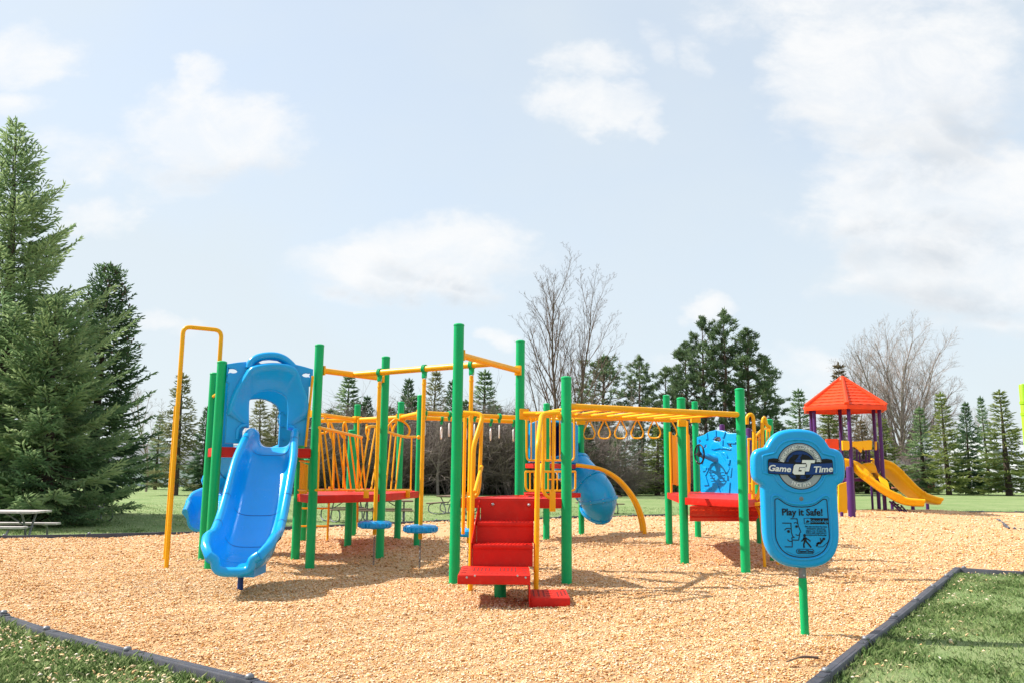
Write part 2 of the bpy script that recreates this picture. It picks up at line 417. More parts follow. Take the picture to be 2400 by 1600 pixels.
M['dirt'] = paint('dirt', (.25, .175, .115), .95, .35, 1.6, bump=.6, bscale=25)

xs = np.concatenate([np.linspace(-600, -60, 14), np.linspace(-55, -22, 23), np.linspace(-21.4, 29, 126), np.linspace(31, 60, 16), np.linspace(80, 600, 12)])
ys = np.concatenate([np.linspace(-300, -10, 8), np.linspace(-5, 2, 6), np.linspace(2.4, 36, 112), np.linspace(37, 70, 24), np.linspace(80, 900, 14)])
GX, GY = np.meshgrid(xs, ys); GZ = lawn_z(GX, GY)
mb = MB(); mb.grid([[(GX[i, j], GY[i, j], GZ[i, j]) for j in range(len(xs))] for i in range(len(ys))])
o = build('lawn', mb, M['lawn'], smooth=180, fix=False); o['kind'] = 'structure'

pts2 = []; rng = np.random.default_rng(3)
def densify(poly, st):
    out = []
    for i in range(len(poly)):
        a, b_ = Vector(poly[i]), Vector(poly[(i+1) % len(poly)]); n = max(1, int((b_-a).length/st))
        out += [a+(b_-a)*k/n for k in range(n)]
    return out
edge = densify(BED, .3); ne = len(edge)
gx, gy = np.meshgrid(np.arange(-14, 26, .14), np.arange(3, 16, .14)); A1 = np.stack([gx.ravel(), gy.ravel()], 1)
gx, gy = np.meshgrid(np.arange(-14, 26, .3), np.arange(16, 31, .3)); A2 = np.stack([gx.ravel(), gy.ravel()], 1)
A = np.concatenate([A1, A2]); A = A[bed_dist(A[:, 0], A[:, 1]) > .1]
cv = edge+[Vector((p[0], p[1])) for p in A]
res = geometry.delaunay_2d_cdt(cv, [(i, (i+1) % ne) for i in range(ne)], [], 1, 1e-4)
vx = np.array([(v.x, v.y) for v in res[0]]); vz = bed_z(vx[:, 0], vx[:, 1])
mb = MB(); mb.add([(vx[i, 0], vx[i, 1], vz[i]) for i in range(len(vx))], [tuple(f) for f in res[2]])
o = build('playground_ground', mb, M['mulch'], smooth=180); o['kind'] = 'structure'
if o.data.polygons[0].normal.z < 0: o.data.flip_normals()

# dirt strip behind the bed on the right
line = [Vector(p) for p in smooth_path([(-1.6, 23.0, 0), (1.4, 25.0, 0), (4.9, 27.1, 0), (10.5, 29.3, 0), (17.4, 31.5, 0), (27, 32.6, 0)], 10)]
rows = []
for i, p in enumerate(line):
    d = (line[min(i+1, len(line)-1)]-line[max(i-1, 0)]).normalized(); nrm = Vector((-d.y, d.x, 0))
    wd = min(3.6, .3+i*.22)*(1+.15*math.sin(i*1.3))
    rows.append([(q.x, q.y, float(lawn_z(q.x, q.y))+.02) for q in (p+nrm*wd*k/5 for k in range(6))])
mb = MB(); mb.grid(rows); o = build('dirt_path', mb, M['dirt'], smooth=180); o['kind'] = 'structure'
if o.data.polygons[0].normal.z < 0: o.data.flip_normals()

# loose chips (nobody could count them)
def scatter(n, y0, y1, fr=.92):
    y = np.sqrt(rng.uniform(y0*y0, y1*y1, n)); x = rng.uniform(-fr, fr, n)*y
    return x, y
def splinters(x, y, z, ln, wd, name, mat, tone, lift=.25):
    n = len(x); az = rng.uniform(0, 2*np.pi, n); el = rng.normal(0, lift, n)
    d = np.stack([np.cos(az)*np.cos(el), np.sin(az)*np.cos(el), np.sin(el)], 1)
    s_ = np.stack([-np.sin(az), np.cos(az), rng.normal(0, .35, n)], 1)
    u = np.cross(d, s_); u *= np.sign(u[:, 2:3])
    c = np.stack([x, y, z], 1)
    L = (ln*rng.uniform(.5, 1.5, n))[:, None]; Wd = (wd*rng.uniform(.6, 1.5, n))[:, None]
    co = np.stack([c-d*L/2, c-d*L*.1+s_*Wd/2, c+d*L/2+s_*Wd*.2, c-d*L*.05-s_*Wd/2+u*Wd*.3, c+u*Wd*.8], 1)
    return raw_mesh(name, co, 3, mat, tone, tri=[[0, 1, 4], [1, 2, 4], [2, 3, 4], [3, 0, 4], [0, 3, 1], [1, 3, 2]])
X_, Y_, L_, W_ = [], [], [], []
for n, y0, y1, ln, wd in [(110000, 3.5, 7.6, .031, .0085), (104000, 7.6, 11.5, .036, .0105), (62000, 11.5, 17, .048, .015), (30000, 17, 29, .07, .024)]:
    x, y = scatter(n, y0, y1); k = bed_dist(x, y) > .02
    X_.append(x[k]); Y_.append(y[k]); L_.append(np.full(k.sum(), ln)); W_.append(np.full(k.sum(), wd))
x, y, ln, wd = map(np.concatenate, (X_, Y_, L_, W_))
tone = np.clip(rng.beta(1.6, 1.45, len(x)), 0, 1); tone = np.clip(tone-.16*np.maximum(0, vnoise(x, y, 1.3)+.5*vnoise(x, y, 4.7)-.1), 0, 1); tone[rng.random(len(x)) < .06] *= .12
me = splinters(x, y, bed_z(x, y)+wd*rng.uniform(-.2, .5, len(x)), ln, wd, 'wood_chips', M['chip'], tone)
o = bpy.data.objects.new('wood_chips', me); COL.objects.link(o)
tag(o, 'loose tan wood chips covering the play area', 'wood chips', kind='stuff')
# chips kicked out onto the grass beside the border
e_ = np.array([(a.x, a.y) for a in densify([(-1.2, 4.98), (-1.52, 5.24), (-2.63, 6.06), (-3.61, 6.8), (-4.35, 7.47)], .02)[:230]])
e2 = np.array([(a.x, a.y) for a in densify([(2.02, 5.6), (6.23, 11.93), (7.5, 11.4)], .05)[:170]])
def litter(base, nx, ny, n, s0):
    i = rng.integers(0, len(base), n); q = np.abs(rng.normal(0, s0, n))+.03
    return base[i, 0]+nx*q+rng.normal(0, .1, n), base[i, 1]+ny*q+rng.normal(0, .1, n)
a1 = litter(e_, -.6, -.8, 900, .42); a2 = litter(e2, .82, -.56, 180, .3)
x = np.concatenate([a1[0], a2[0]]); y = np.concatenate([a1[1], a2[1]]); k = bed_dist(x, y) < -.12; x, y = x[k], y[k]
me = splinters(x, y, lawn_z(x, y)+rng.uniform(.005, .05, len(x)), np.full(len(x), .042), np.full(len(x), .012), 'scattered_chips', M['chip'], rng.uniform(.4, 1, len(x)), .4)
o = bpy.data.objects.new('scattered_chips', me); COL.objects.link(o)
tag(o, 'pale wood chips scattered over the grass beside the border', 'wood chips', kind='stuff')

# grass blades
def blades(x, y, ht, wd):
    n = len(x); z = lawn_z(x, y)-.01; az = rng.uniform(0, 2*np.pi, n); le = rng.normal(.45, .3, n)
    h = ht*rng.uniform(.5, 1.35, n)
    s_ = np.stack([np.cos(az), np.sin(az), 0*az], 1)*(wd/2)[:, None]; l_ = np.stack([-np.sin(az), np.cos(az), 0*az], 1)
    c = np.stack([x, y, z], 1); up = np.array([[0, 0, 1.0]])
    mid = c+up*(h*.6)[:, None]+l_*(h*le*.35)[:, None]; tip = c+up*(h*np.cos(le*.8))[:, None]+l_*(h*le)[:, None]
    return np.stack([c-s_, c+s_, mid+s_*.7, tip, mid-s_*.7], 1)
P_, T_ = [], []
for n, xr, yr, ht, wd in [(165000, (-6.6, -.6), (3.9, 9.2), .050, .0034), (230000, (.9, 9.6), (3.6, 11.6), .042, .0037), (60000, (-19, -5), (12, 24), .06, .012), (70000, (-24, 30), (19, 44), .06, .02)]:
    x = rng.uniform(*xr, n); y = rng.uniform(*yr, n); dd = bed_dist(x, y)
    pat = vnoise(x, y, 2.2)+.6*vnoise(x+9, y, 6.5)
    k = (dd < -.06) & (np.abs(x) < .76*y+.4) & ((rng.random(n) < .68+.4*pat) | (dd > -.2))
    if y.max() < 12: k &= ~((x < 0) & (rng.random(n) < sst(.1, .7, -pat)*.6))
    x, y, pat, dd = x[k], y[k], pat[k], dd[k]
    hh = ht*(1+.35*pat)*(1+.7*np.exp(dd/.12)*(y < 12))
    P_.append(blades(x, y, hh, np.full(len(x), wd))); T_.append(np.clip(.34-.15*pat+.38*sst(.35, .8, vnoise(x+4, y-2, 1.7)+.4*vnoise(x, y+5, 5.1))*(rng.random(len(x)) < .7)+rng.normal(0, .20, len(x))+(rng.random(len(x)) < .08)*.45, 0, 1.2))
me = raw_mesh('grass', np.concatenate(P_), 5, M['grassblade'], np.concatenate(T_))
o = bpy.data.objects.new('grass', me); COL.objects.link(o)
tag(o, 'short green lawn grass with dry straw-coloured blades', 'grass', kind='stuff')

# border of dark plastic timbers, each with its pin
PROTO_T = {}
def timber_mesh(L):
    mb = MB(); prof = [(-.044, -.12), (-.042, .058), (-.034, .070), (.034, .070), (.042, .058), (.044, -.12)]
    xs_ = [0, .015, L-.012, L]; rows = []
    for i, x_ in enumerate(xs_):
        k = .93 if i in (0, 3) else 1.0
        rows.append([(x_, p[0]*k, p[1]-(0 if k == 1 else .006)) for p in prof])
    mb.grid(rows); n = len(prof)
    mb.f.append(tuple(range(n))); mb.m.append(0); mb.f.append(tuple(3*n+i for i in range(n-1, -1, -1))); mb.m.append(0)
    mb.box((L-.06, 0, .068), .11, .058, .012, ch=.003)
    mb.box((L*.4, 0, .070), L*.62, .028, .004, ch=.001)
    return mb
def pin_mesh():
    mb = MB(); mb.lathe([(.028, .074), (.028, .084), (.022, .094), (.010, .099)], (.055, 0, 0), 12); return mb
tc_ = 0
def border(poly, closed=False, step=1.22, lab=None):
    global tc_
    P = [Vector((p[0], p[1], 0)) for p in poly]; segs = []
    for i in range(len(P)-1):
        n = max(1, round((P[i+1]-P[i]).length/step))
        segs += [(P[i].lerp(P[i+1], k/n), P[i].lerp(P[i+1], (k+1)/n)) for k in range(n)]
    for j, (a, b_) in enumerate(segs):
        d = b_-a; zz = float(bed_z((a.x+b_.x)/2, (a.y+b_.y)/2))
        rt = build('border_timber', timber_mesh(d.length-.006), M['border'])
        pn = build('pin_cap', pin_mesh(), M['dullsteel']); pn.parent = rt
        rt.location = (a.x, a.y, -.036+random.Random(tc_).uniform(-.010, .010)); tc_ += 1
        rt.rotation_euler = (0, -.004*((tc_*7) % 5-2), math.atan2(d.y, d.x))
        tag(rt, lab(j, len(segs)) if callable(lab) else lab, 'border timber', 'dark plastic border timbers round the wood chips')
ORD = ['first', 'second', 'third', 'fourth', 'fifth', 'sixth', 'seventh', 'eighth', 'ninth', 'tenth', 'eleventh', 'twelfth']
border([(.2, 3.89), (-1.52, 5.24), (-2.63, 6.06), (-3.61, 6.8), (-4.35, 7.47), (-5.1, 8.16)], lab=lambda j, n: 'dark border timber along the grass at bottom left, %s from the bottom edge' % (ORD[max(0, j-1)]))
border([(.85, 3.85), (2.02, 5.6), (6.23, 11.93)], lab=lambda j, n: 'grey border timber on the slanting edge beside the sign, %s from its far corner' % ORD[min(11, n-1-j)])
border([(6.27, 11.95), (6.94, 11.58), (9.2, 10.75), (11, 10.2)], lab=lambda j, n: 'dark border timber running right from the far grass corner, %s from that corner' % ORD[j])
border([(-13.6, 14.75), (-9.5, 15.9), (-6.93, 17.1), (-4.6, 19.65), (-2.0, 22.4), (1.4, 24.75), (4.9, 26.8)], lab=lambda j, n: 'low dark border timber on the far lawn edge, number %d counted from the left end' % (j+1))
border([(13.6, 30.05), (17.4, 31.27), (20, 31.6)], lab=lambda j, n: 'half-buried border timber behind the yellow slides, %s from the left' % ORD[j])
border([(12.45, 21.25), (13.8, 23.8), (15, 26.2)], lab=lambda j, n: 'dark border timber slanting back from the corner at the right edge, %s from the corner' % ORD[j])
border([(12.48, 21.15), (14.9, 20.6)], lab=lambda j, n: 'dark border timber running out of frame from the right edge corner, %s from the corner' % ORD[j])
# a stick in the chips
a = G(1843, 1549, .03); b_ = G(1917, 1540, .04)
mb = MB(); mb.tube(smooth_path([a, a.lerp(b_, .5)+Vector((0, .01, .015)), b_], 4), [.005]*4+[.009]*4+[.012], 7)
tag(build('stick', mb, M['barkred']), 'thin reddish brown stick lying on the chips near the sign', 'stick')
# ------------------------------------------------------------------ the big green and yellow play structure
PS = thing('play_structure', (0, 11, 0), 'large climbing structure with green posts, yellow rails, red decks and blue slides', 'play structure')
PR = .0635
POST = {}
def post(key, base, top, ztop=None, z0=-.15):
    b = G(*base); zt = ztop if ztop else D(top[0], top[1], b.y).z
    POST[key] = b
    mb = MB(); mb.lathe([(PR, z0), (PR, zt-.02), (PR+.0035, zt-.02), (PR+.0035, zt-.006), (PR-.004, zt+.003), (PR*.6, zt+.010), (.008, zt+.012)], (b.x, b.y, 0), 28)
    build('post', mb, M['green'], PS)
    return b
for k, bs, tp, zt in [('P1', (490, 1333), (519, 847), 0), ('P2', (474.5, 1313), (503, 874), 0), ('P3', (726, 1324), (746, 808), 0), ('P4', (691.6, 1308), None, 2.6), ('P5', (889.4, 1307.2), (897, 836), 0),
                      ('P6', (814.7, 1277.6), (822.8, 1007.5), 0), ('P7', (827, 1254.6), (832.4, 948), 0), ('P8', (931, 1264), (939, 941.7), 0), ('P9', (977.5, 1277.6), (990, 926), 0), ('P10', (709, 1264), None, 1.5),
                      ('M1', (1064.4, 1365), (1081.6, 761), 0), ('M2', (1328, 1365), (1329, 883), 0), ('M3', (1216, 1330), (1223.8, 799.4), 0), ('Q1', (1280.5, 1265.7), (1281, 945.5), 0), ('Q2', (1363, 1251), (1362, 968), 0), ('Q3', (1230, 1256), None, 2.35),
                      ('A', (1748, 1340.5), (1735.6, 910.6), 0), ('B', (1605, 1319.7), (1599.8, 932), 0), ('C', (1568.7, 1276), (1562.7, 926), 0), ('D', (1636.5, 1262.5), (1632, 941), 0), ('E', (1814.6, 1310), (1811.5, 982.5), 0)]:
    post(k, bs, tp, zt)
p = POST
p['F'] = Vector((4.62, 15.75, 0))
mb = MB(); mb.lathe([(PR, -.15), (PR, 1.9), (PR-.01, 1.91)], (4.62, 15.75, 0), 24); build('post', mb, M['green'], PS)
def at(k, z): return Vector((p[k].x, p[k].y, z))
def tube(name, pts, r=.021, mat='yellow', parent=PS, n=10, rb=.0):
    mb = MB(); mb.tube(bend(pts, rb) if rb else pts, r, n); return build(name, mb, M[mat], parent)
def clamp(mb, k, z, h=.075, toward=None, r=.036):          # ball coupling beside a post where a rail bolts on
    c = at(k, z); t_ = toward if toward is not None else c+Vector((1, 0, 0)); d = (t_-c); d.z = 0; d.normalize(); q = c+d*(PR+.024)
    mb.lathe([(.004, -r)]+[(r*math.sin(R(a)), -r*math.cos(R(a))) for a in (30, 60, 90, 120, 150)]+[(.004, r)], q, 14)
    mb.lathe([(.012, -.06), (.012, .0)], q, 8, d.to_track_quat('Z', 'Y').to_matrix())
# overhead beams with brackets
def beam(a, z, b, z2=None, r=.042, name='overhead_beam', cl=(1, 1), bra=0):
    A_, B_ = (at(a, z) if isinstance(a, str) else Vector(a)), (at(b, z2 or z) if isinstance(b, str) else Vector(b))
    d = (B_-A_).normalized(); mb = MB()
    mb.tube([A_+d*(PR if isinstance(a, str) else 0), B_-d*(PR if isinstance(b, str) else 0)], r, 16)
    for key, P_, s_, on in ((a, A_, 1, cl[0]), (b, B_, -1, cl[1])):
        if isinstance(key, str) and on:
            q = P_+d*s_*(PR+.012); u = Vector((-d.y, d.x, 0)).normalized()
            mb.box(q, .03, .10, .135, Matrix((Vector((d.x, d.y, 0)).normalized(), u, Vector((0, 0, 1)))).transposed(), ch=.008)
    return build(name, mb, M['yellow'], PS)
zb = 2.70
beam('P3', zb, 'P5', bra=1); beam('M1', zb, 'M3')
mA, mC = (at('P3', zb)+at('P5', zb))/2, (at('M1', zb)+at('M3', zb))/2
beam(mA, zb, mC, name='overhead_beam')
zr = 2.33
beam('P9', zr, 'Q1', name='ring_beam'); beam('P8', zr, 'Q3', name='ring_beam'); beam('P8', zr, 'P9'); beam('P7', zr, 'P8'); beam('P10', zr+.05, 'P7', zr)
tube('overhead_beam', [D(738, 985, 17.6), D(936, 985, 17.9)], .04)

# decks: red slabs with a lip beam on every side
def deck(keys, z, th=.115, name='deck', extra=None):
    P = [at(k, z) for k in keys] if extra is None else extra
    n = len(P); c = sum(P, Vector())/n; mb = MB()
    mb.prism([(q.x+(c.x-q.x)*.06, q.y+(c.y-q.y)*.06) for q in P], z-.035, z-.012)
    for i in range(n):
        a, b_ = P[i], P[(i+1) % n]; d = (b_-a); L = d.length; d.normalize(); u = Vector((-d.y, d.x, 0))
        mb.box((a+b_)/2-Vector((0, 0, th/2)), L-2*PR+.004, .05, th, Matrix((d, u, Vector((0, 0, 1)))).transposed(), ch=.006)
    return build(name, mb, M['red'], PS)
d_hi = deck(['P1', 'P3', 'P4', 'P2'], 1.59, .12)
deck(['P3', 'P5', 'P9', 'P8', 'P7', 'P10', 'P4'], .945, .11)
deck(['M1', 'M2', 'M3'], .98, .115)
deck(['Q1', 'Q2', 'Q3'], 1.47, .09)
deck(None, .90, .085, extra=[Vector((.22, 15.75, .9)), Vector((1.36, 16.5, .9)), Vector((1.2, 17.5, .9)), Vector((.2, 17.1, .9))])
d_r = deck(['A', 'E', 'F', 'D', 'C', 'B'], .945, .10)

# ---------------- the front slide: deep blue chute
S0 = (at('P1', 0)+at('P3', 0))/2; uF = (at('P3', 0)-at('P1', 0)).normalized(); nF = Vector((uF.y, -uF.x, 0))     # along the opening, outwards
S0 = S0+uF*.10; S1 = Vector((-2.87, 8.90, 0)); dS = S1-S0; LS = dS.length; dS.normalize(); sS = Vector((-dS.y, dS.x, 0)); sS = sS if sS.x > 0 else -sS
prof = [(-.10, 1.60), (.05, 1.60), (.18, 1.575), (.34, 1.48), (.55, 1.29), (.85, 1.01), (1.15, .735), (1.42, .52), (1.62, .40), (1.80, .315), (1.92, .285), (2.0, .272), (2.08, .265), (LS, .262)]
cl = smooth_path([(a, 0, z) for a, z in prof], 4)
def endk(t): return min(1, max(0, (t-(LS-.42))/.42))
def wallh(t): return (.19+.13*math.sin(min(1, max(0, t/.9))*math.pi/2))*(1-.62*endk(t)**1.6)
def wid(t): return (.225+.075*float(sst(-.05, .75, t)))*math.sqrt(1-.62*endk(t)**2.4)
def section(h, w=.335, rim=.052, drop=0):
    inner = []
    for i in range(25):
        s_ = -1+2*i/24; x = w*math.copysign(abs(math.sin(s_*math.pi/2))**.85, s_); inner.append((x, h*abs(s_)**3.0))
    rl = [(-w-.055+rim*math.cos(a), h-.004+rim*math.sin(a)) for a in [R(x) for x in (0, 35, 70, 105, 140, 175, 210, 240)]]
    rr_ = [(-x, y) for x, y in reversed(rl)]
    outer = [(x*1.09, y*.93-.035) for x, y in reversed(inner[1:-1])]
    return list(reversed(rl)) + inner[1:-1] + list(reversed(rr_)) + outer
def slide_rows(a0, a1, grow=0.0):
    rows = []
    for i, q in enumerate(cl):
        if not (a0-1e-6 <= q.x <= a1+1e-6): continue
        tn = (cl[min(i+1, len(cl)-1)]-cl[max(i-1, 0)]).normalized(); up = Vector((-tn.z, 0, tn.x))
        rows.append([S0+dS*(q.x+up.x*y)+sS*x+Vector((0, 0, q.z+up.z*y)) for x, y in section(wallh(q.x), wid(q.x))])
    return rows
mb = MB(); rows = slide_rows(-.2, 9); mb.grid(rows, closed=True); n_ = len(rows[0]); e0 = (len(rows)-1)*n_
mb.f.append(tuple(range(n_-1, -1, -1))); mb.m.append(0); mb.f.append(tuple(e0+i for i in range(n_))); mb.m.append(0)
q = cl[-1]; fr_ = [S0+dS*(q.x+.012)+sS*x+Vector((0, 0, q.z+y)) for x, y in section(wallh(q.x), wid(q.x))[4:35]]
P0 = [v-Vector((0, 0, .022)) for v in fr_]; mb.tube(smooth_path([P0[0]]+P0[3:-3:3]+[P0[-1]], 3), .05, 12)
slide = build('slide', mb, M['blue'], PS, smooth=55)
# seams where the chute pieces bolt together
for a in (.36, 1.14, 1.62):
    k = min(range(len(cl)), key=lambda i: abs(cl[i].x-a)); mb = MB(); tn = (cl[k+1]-cl[k-1]).normalized(); up = Vector((-tn.z, 0, tn.x)); rows = []
    for off in (-.004, .004):
        q = cl[k]+tn*off; rows.append([S0+dS*(q.x+up.x*(y+.0025))+sS*(x*1.003)+Vector((0, 0, q.z+up.z*(y+.0025))) for x, y in section(wallh(cl[k].x), wid(cl[k].x), rim=.0535)[:39]])
    mb.grid(rows); build('seam', mb, M['inkblue'], slide, fix=False)
lp = G(563, 1376); mb = MB(); mb.lathe([(.032, -.1), (.032, .25)], (lp.x, lp.y, 0), 14); mb.box((lp.x, lp.y, .225), .22, .10, .02, ch=.004)
build('support_leg', mb, M['navy'], slide)
mb = MB(); k0 = S1-dS*.12                                      # exit stiffener under the lip
mb.prism([((k0+sS*x+dS*y).x, (k0+sS*x+dS*y).y) for x, y in ((-.05, -.45), (.25, -.45), (.19, .0), (.02, .0))], .17, .27); build('exit_bracket', mb, M['blue'], slide)

# hood over the slide
def HP(px, py, dd=.0):                                         # a pixel of the hood's front plane -> (a, z) on that plane, pushed out by dd
    rr = ray(px, py); o0 = S0+nF*.03; c0 = Vector((0, 0, CH)); t_ = (o0-c0).dot(nF)/rr.dot(nF); w = c0+rr*t_-o0
    return (w.dot(uF), w.z)
mat_h = frame4(S0+nF*.03, uF, (0, 0, 1))
Z5 = lambda x, y: HP(480+x/5.6, 820+y/5.6)
def fish(cx, cy, s, fl):
    q = [(-1, 0), (-.6, .5), (0, .7), (.6, .6), (1, .75), (.8, .1), (1, -.7), (.5, -.45), (0, -.6), (-.6, -.45)]
    return [(cx+fl*a*s, cy+b_*s*.75) for a, b_ in q]
half = LW = (p['P3']-p['P1']).length/2
out_ = [Z5(288, 182), Z5(430, 160), Z5(560, 148), Z5(640, 110), Z5(720, 80), Z5(810, 68), Z5(900, 70), Z5(1000, 92), Z5(1080, 130), Z5(1150, 178), Z5(1290, 212), Z5(1420, 250), Z5(1412, 465), Z5(1365, 480), Z5(1335, 1248), Z5(1215, 1250), Z5(1160, 1050), Z5(1080, 1040)]
arch = [Z5(*q) for q in ((1078, 1000), (1090, 800), (1085, 680), (1060, 610), (1000, 565), (920, 535), (830, 527), (740, 540), (650, 580), (597, 625), (578, 690), (576, 850), (575, 1020))]
out_ += arch + [Z5(520, 1020), Z5(495, 1060), Z5(490, 1225), Z5(262, 1220), Z5(300, 600), Z5(312, 432), Z5(276, 410)]
hole = [Z5(*q) for q in ((705, 160), (760, 135), (850, 128), (950, 140), (1012, 170), (1000, 185), (900, 195), (800, 188), (740, 180))]
f1, f2 = Z5(368, 275), Z5(1328, 330)
hood = MB(); hood.mesh(panel2d([out_, hole, fish(*f1, .062, -1), fish(*f2, .058, 1)], .025, .012), mat_h)
hood = build('slide_hood', hood, M['blue'], slide, smooth=42)
ridge_px = [(325, 850), (340, 740), (380, 610), (440, 480), (510, 360), (575, 265), (640, 232), (740, 212), (860, 200), (980, 205), (1090, 225), (1180, 285), (1225, 400), (1270, 520), (1310, 640), (1330, 760), (1325, 890)]
NR = len(ridge_px)
rid = [Z5(*q) for q in ridge_px]
ai = smooth_path([(a, z, 0) for a, z in [Z5(576, 1015)]+list(reversed(arch))[1:-1]+[Z5(1080, 1010)]], 6)
inn = [ai[round(i*(len(ai)-1)/(NR-1))] for i in range(NR)]
def hp(a, z, d): return mat_h @ Vector((a, z, d))
rows = []
rs = smooth_path([(a, z, 0) for a, z in rid], 4); is_ = smooth_path(inn, 4)
cen = Vector(((rs[0].x+rs[-1].x)/2, min(r_.y for r_ in rs)))
nn = len(rs)
for j, (tt, dd, ex) in enumerate([(0, 0, .035), (0, .6, .022), (0, .93, .004), (.04, 1.0, 0), (.12, .97, 0), (.3, .74, 0), (.52, .45, 0), (.75, .24, 0), (.93, .13, 0), (1, .05, 0)]):
    row = []
    for i in range(nn):
        e = math.sin(math.pi*i/(nn-1))**.55; a = rs[i].lerp(is_[i], tt); o_ = (rs[i].xy-cen); o_ = o_.normalized() if o_.length else o_
        row.append(hp(a.x+o_.x*ex, a.y+o_.y*ex, .03+(.02+.17*e)*dd))
    rows.append(row)
mb = MB(); mb.grid(rows); build('hood_canopy', mb, M['blue'], hood, smooth=60)
hl = smooth_path([(a, z, 0) for a, z in [Z5(*q) for q in ((575, 240), (600, 165), (680, 108), (800, 82), (920, 84), (1020, 118), (1090, 170), (1150, 230))]], 5)
mb = MB(); mb.tube([hp(q.x, q.y, .075-.0*i) for i, q in enumerate(hl)], [.052+.0*i for i in range(len(hl))], 14); build('hood_handle', mb, M['blue'], hood)
for a, z, w in ((*Z5(505, 1010), 1), (*Z5(1115, 1025), -1)):
    mb = MB(); mb.tube([hp(a-.075*w, z-.16, .055), hp(a-.07*w, z-.03, .06), hp(a-.03*w, z+.02, .06), hp(a+.03*w, z+.025, .058)], .026, 10); build('slide_socket', mb, M['blue'], hood)
# second entry panel on the far side of the deck
cB = (at('P2', 0)+at('P4', 0))/2; mat_b = frame4(cB, uF, (0, 0, 1)); hw = half-PR-.01
pan = [(-hw, 1.6), (-hw, 2.55), (-.3, 2.62), (0, 2.66), (.3, 2.62), (hw, 2.55), (hw, 1.6), (.325, 1.6)]
arc = [(.325, 1.95), (.32, 2.12)]+ell(0, 2.12, .32, .22, 10, 0, 180, True)+[(-.32, 1.95), (-.325, 1.6)]
mb = MB(); mb.mesh(panel2d([pan+arc], .05, .012), mat_b)
pb = build('entry_panel', mb, M['blue'], PS, smooth=42)
mb = MB()
for z in (1.75, 1.95, 2.13): mb.tube([mat_b @ Vector((.40, z, .05)), mat_b @ Vector((.40, z, .075))], .022, 12)
mb.tube([mat_b @ Vector((.37+.08*math.cos(R(a)), 2.05+.12*math.sin(R(a)), .06)) for a in range(100, 270, 15)], .008, 6)
build('panel_knobs', mb, M['blue'], pb)
# lower spiral slide behind the tower (seen left of and between the posts)
cp = smooth_path([D(640, 1075, 12.9), D(575, 1105, 13.3), D(530, 1152, 13.5), D(506, 1192, 13.4), D(493, 1218, 13.2), D(486, 1240, 12.7)], 6)
rows = []
for i, q in enumerate(cp):
    tn = (cp[min(i+1, len(cp)-1)]-cp[max(0, i-1)]).normalized(); sd = tn.cross(Vector((0, 0, 1))).normalized(); up = sd.cross(tn)
    rows.append([q+sd*x*.95+up*y for x, y in section(.27, w=.29, rim=.045)])
mb = MB(); mb.grid(rows, closed=True); n_ = len(rows[0]); mb.f.append(tuple(range(n_))); mb.m.append(0); e0 = (len(rows)-1)*n_; mb.f.append(tuple(e0+i for i in range(n_-1, -1, -1))); mb.m.append(0)
s2 = build('spiral_slide', mb, M['blue'], PS, smooth=50)
for i in (8, 18):
    mb = MB(); mb.grid([[q+(cp[i+1]-cp[i])*(k*.16)+(q-cp[i])*.02 for q in rows[i]] for k in (0, 1)], closed=True); build('seam', mb, M['inkblue'], s2)
q = cp[-3]; mb = MB(); mb.lathe([(.03, -.1), (.03, q.z)], (q.x, q.y, 0), 12); build('support_leg', mb, M['navy'], s2)

# fire pole loop at the far left
a0 = G(390, 1327); a1 = Vector((a0.x, a0.y, D(429, 766, a0.y).z)); b1 = D(519, 778, 11.75)
b1.z = a1.z; b0 = Vector((b1.x, b1.y, 1.75))
fp_ = tube('sliding_pole', [Vector((a0.x, a0.y, -.1)), a1, b1, b0], .030, rb=.10, n=14)
mb = MB(); c0 = at('P2', 2.35); mb.tube([Vector((b0.x, b0.y, 2.35)), c0], .022, 10); mb.tube([Vector((b0.x, b0.y, 1.76)), Vector((b0.x, b0.y, 1.60)), ], .022, 10); build('pole_brace', mb, M['yellow'], fp_)
a2 = G(385.5, 1313); tube('sliding_pole', [Vector((a2.x, a2.y, -.1)), Vector((a2.x, a2.y, 2.2))], .022)

# ---------------- bridge with slanted bar rails, P3/P5 to P6/P9
Z7 = lambda x, y, Y: D(700+x/5.807, 930+y/5.807, Y)
def rail_panel(top, bot, bars, r=.022, rb=.013, feet=()):
    mb = MB(); mb.tube(smooth_path(top, 6), r, 10); o_ = build('bridge_rail', mb, M['yellow'], PS)
    mb = MB(); mb.tube(bot, r*.8, 10); build('bottom_rail', mb, M['yellow'], o_)
    mb = MB()
    for a, b_ in bars: mb.tube([a, b_], rb, 8)
    build('bars', mb, M['yellow'], o_)
    for f_ in feet: mb = MB(); mb.box(f_, .075, .02, .11, ch=.004); build('mounting_plate', mb, M['yellow'], o_)
    return o_
lerp = lambda a, b_, t: a+(b_-a)*t
tx = [290, 345, 440, 530, 610, 690, 765, 850]; bx = [365, 455, 555, 640, 715, 790, 865, 910]
Yt = lambda x: lerp(11.4, 14.1, (x-290)/570)
yt = lambda x: lerp(412, 540, (x-290)/570)
rail_panel([Z7(285, 412, 11.38), Z7(560, 474, 12.6), Z7(860, 543, 14.1)], [Z7(235, 1262, 11.38), Z7(600, 1262, 12.9), Z7(915, 1258, 14.2)],
           [(Z7(x, yt(x), Yt(x)), Z7(b_, 1260, Yt(min(860, b_)))) for x, b_ in zip(tx, bx)] + [(Z7(288, 415, 11.38), Z7(262, 1262, 11.38))])
tx = [970, 1050, 1130, 1195, 1260, 1325, 1395, 1455, 1540]; bx = [820, 900, 985, 1050, 1185, 1255, 1318, 1400, 1525]
Y2 = lambda x: lerp(12.35, 14.4, max(0, (x-930))/620)
